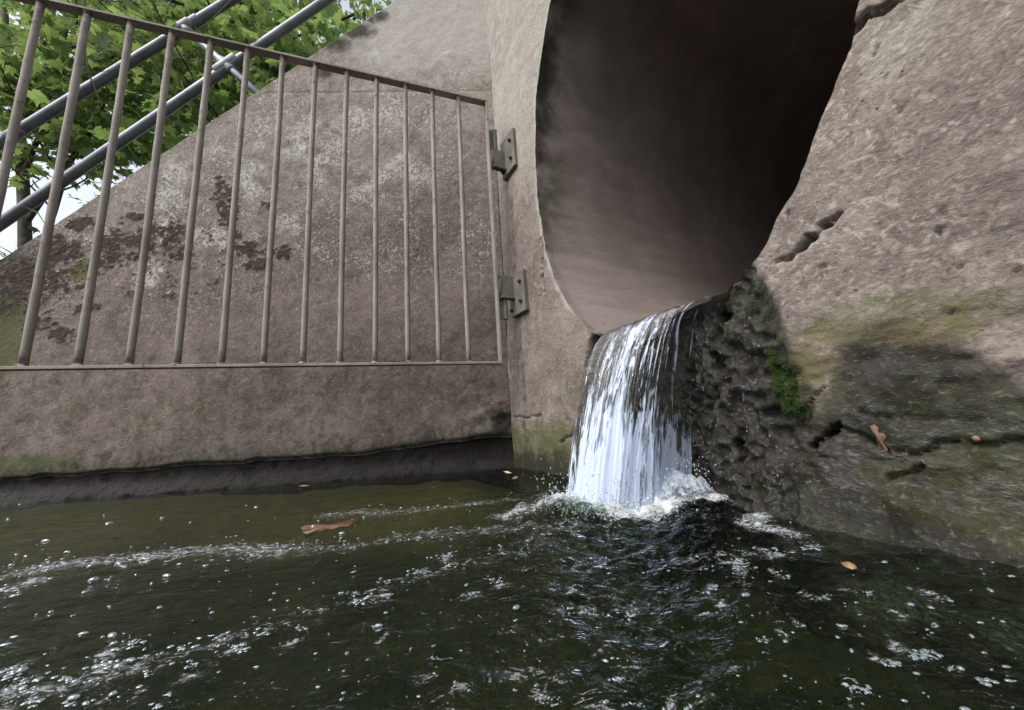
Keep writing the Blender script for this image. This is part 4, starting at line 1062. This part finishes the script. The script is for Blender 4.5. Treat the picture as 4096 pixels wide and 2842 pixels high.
scatter('foam_bubbles', C, R3, M['bubble'], None, (HV, BF), RZ, kind='stuff', label='white foam bubbles drifting in streaks on the dark stream', cat='foam')

# ------------------------------------------------------------------ leaves and bits in the stream
def bit(name, px, z, mat, label, cat, bend=.002, h=.0):
    pts = np.array([onz(a, b, z) for a, b in px]); c = pts.mean(0); n = len(pts)
    up = [(c[0], c[1], z + bend)]; v = [tuple(np.array(up[0]) - c)] + [tuple(p - c) for p in pts] + [tuple(p - c - np.array([0, 0, .0012])) for p in pts]
    f = [(0, 1 + i, 1 + (i + 1) % n) for i in range(n)] + [(1 + i, 1 + n + i, 1 + n + (i + 1) % n, 1 + (i + 1) % n) for i in range(n)] + [tuple(range(2 * n, n, -1))]
    o = obj(name, v, f, mat, None, True, label=label, cat=cat); o.location = tuple(c); return o
bit('fallen_leaf', [(1205, 2112), (1222, 2100), (1240, 2104), (1258, 2098), (1278, 2108), (1310, 2100), (1335, 2102), (1365, 2090), (1400, 2084), (1420, 2076), (1447, 2074), (1436, 2086), (1412, 2092), (1392, 2106), (1360, 2106), (1330, 2118), (1300, 2116), (1275, 2130), (1250, 2126), (1228, 2138), (1212, 2130)], .0015, M['brown_leaf'], 'long orange brown sodden leaf floating left of the fall', 'leaf', .002)
bit('fallen_leaf', [(3360, 2250), (3390, 2246), (3418, 2256), (3428, 2272), (3410, 2276), (3380, 2266)], .006, M['tan_leaf'], 'small tan leaf on the dark water below the mossy wall', 'leaf', .004)
bit('fallen_leaf', [(2014, 1886), (2030, 1884), (2048, 1893), (2028, 1893)], .008, M['pale_leaf'], 'tiny pale green leaf on the mud in the wall corner', 'leaf')
bit('fallen_leaf', [(2048, 1915), (2060, 1905), (2072, 1904), (2072, 1913), (2058, 1916)], .008, M['tan_leaf'], 'tiny peach coloured leaf at the water edge in the wall corner', 'leaf')
bit('fallen_leaf', [(1196, 1944), (1215, 1940), (1240, 1940), (1235, 1945), (1212, 1946)], .006, M['tan_leaf'], 'thin yellow brown leaf at the foot of the wing wall', 'leaf')
def twig(px, z0, label):
    b = MB(); b.tube([onz(a, c, z) for (a, c), z in zip(px, z0)], .0016, 6); o = b.build('twig', M['stem'], None, True, label=label, cat='twig')
    p = Vector(b.v[0]); o.data.transform(Matrix.Translation(-p)); o.location = p
twig([(1130, 1945), (1126, 1925), (1123, 1908)], (.0, .02, .045), 'short pale twig sticking up at the foot of the wing wall')
def pebble(px, r, label):
    c = onz(*px, r * .35); rn = np.array([1 + .35 * noise(v[0] * 1.7 + c[0] * 9, v[1] * 1.7, v[2] * 1.7, 7) for v in BV])
    v = BV * rn[:, None] * np.array([1.25, .9, .7]) * r
    o = obj('pebble', v, BF, M['pebble'], None, True, label=label, cat='stone', group='wet stones at the headwall foot'); o.location = tuple(c)
pebble((3775, 2142), .014, 'larger dark wet stone at the foot of the mossy headwall')
pebble((3848, 2152), .009, 'smaller dark wet stone right beside the larger one at the headwall foot')
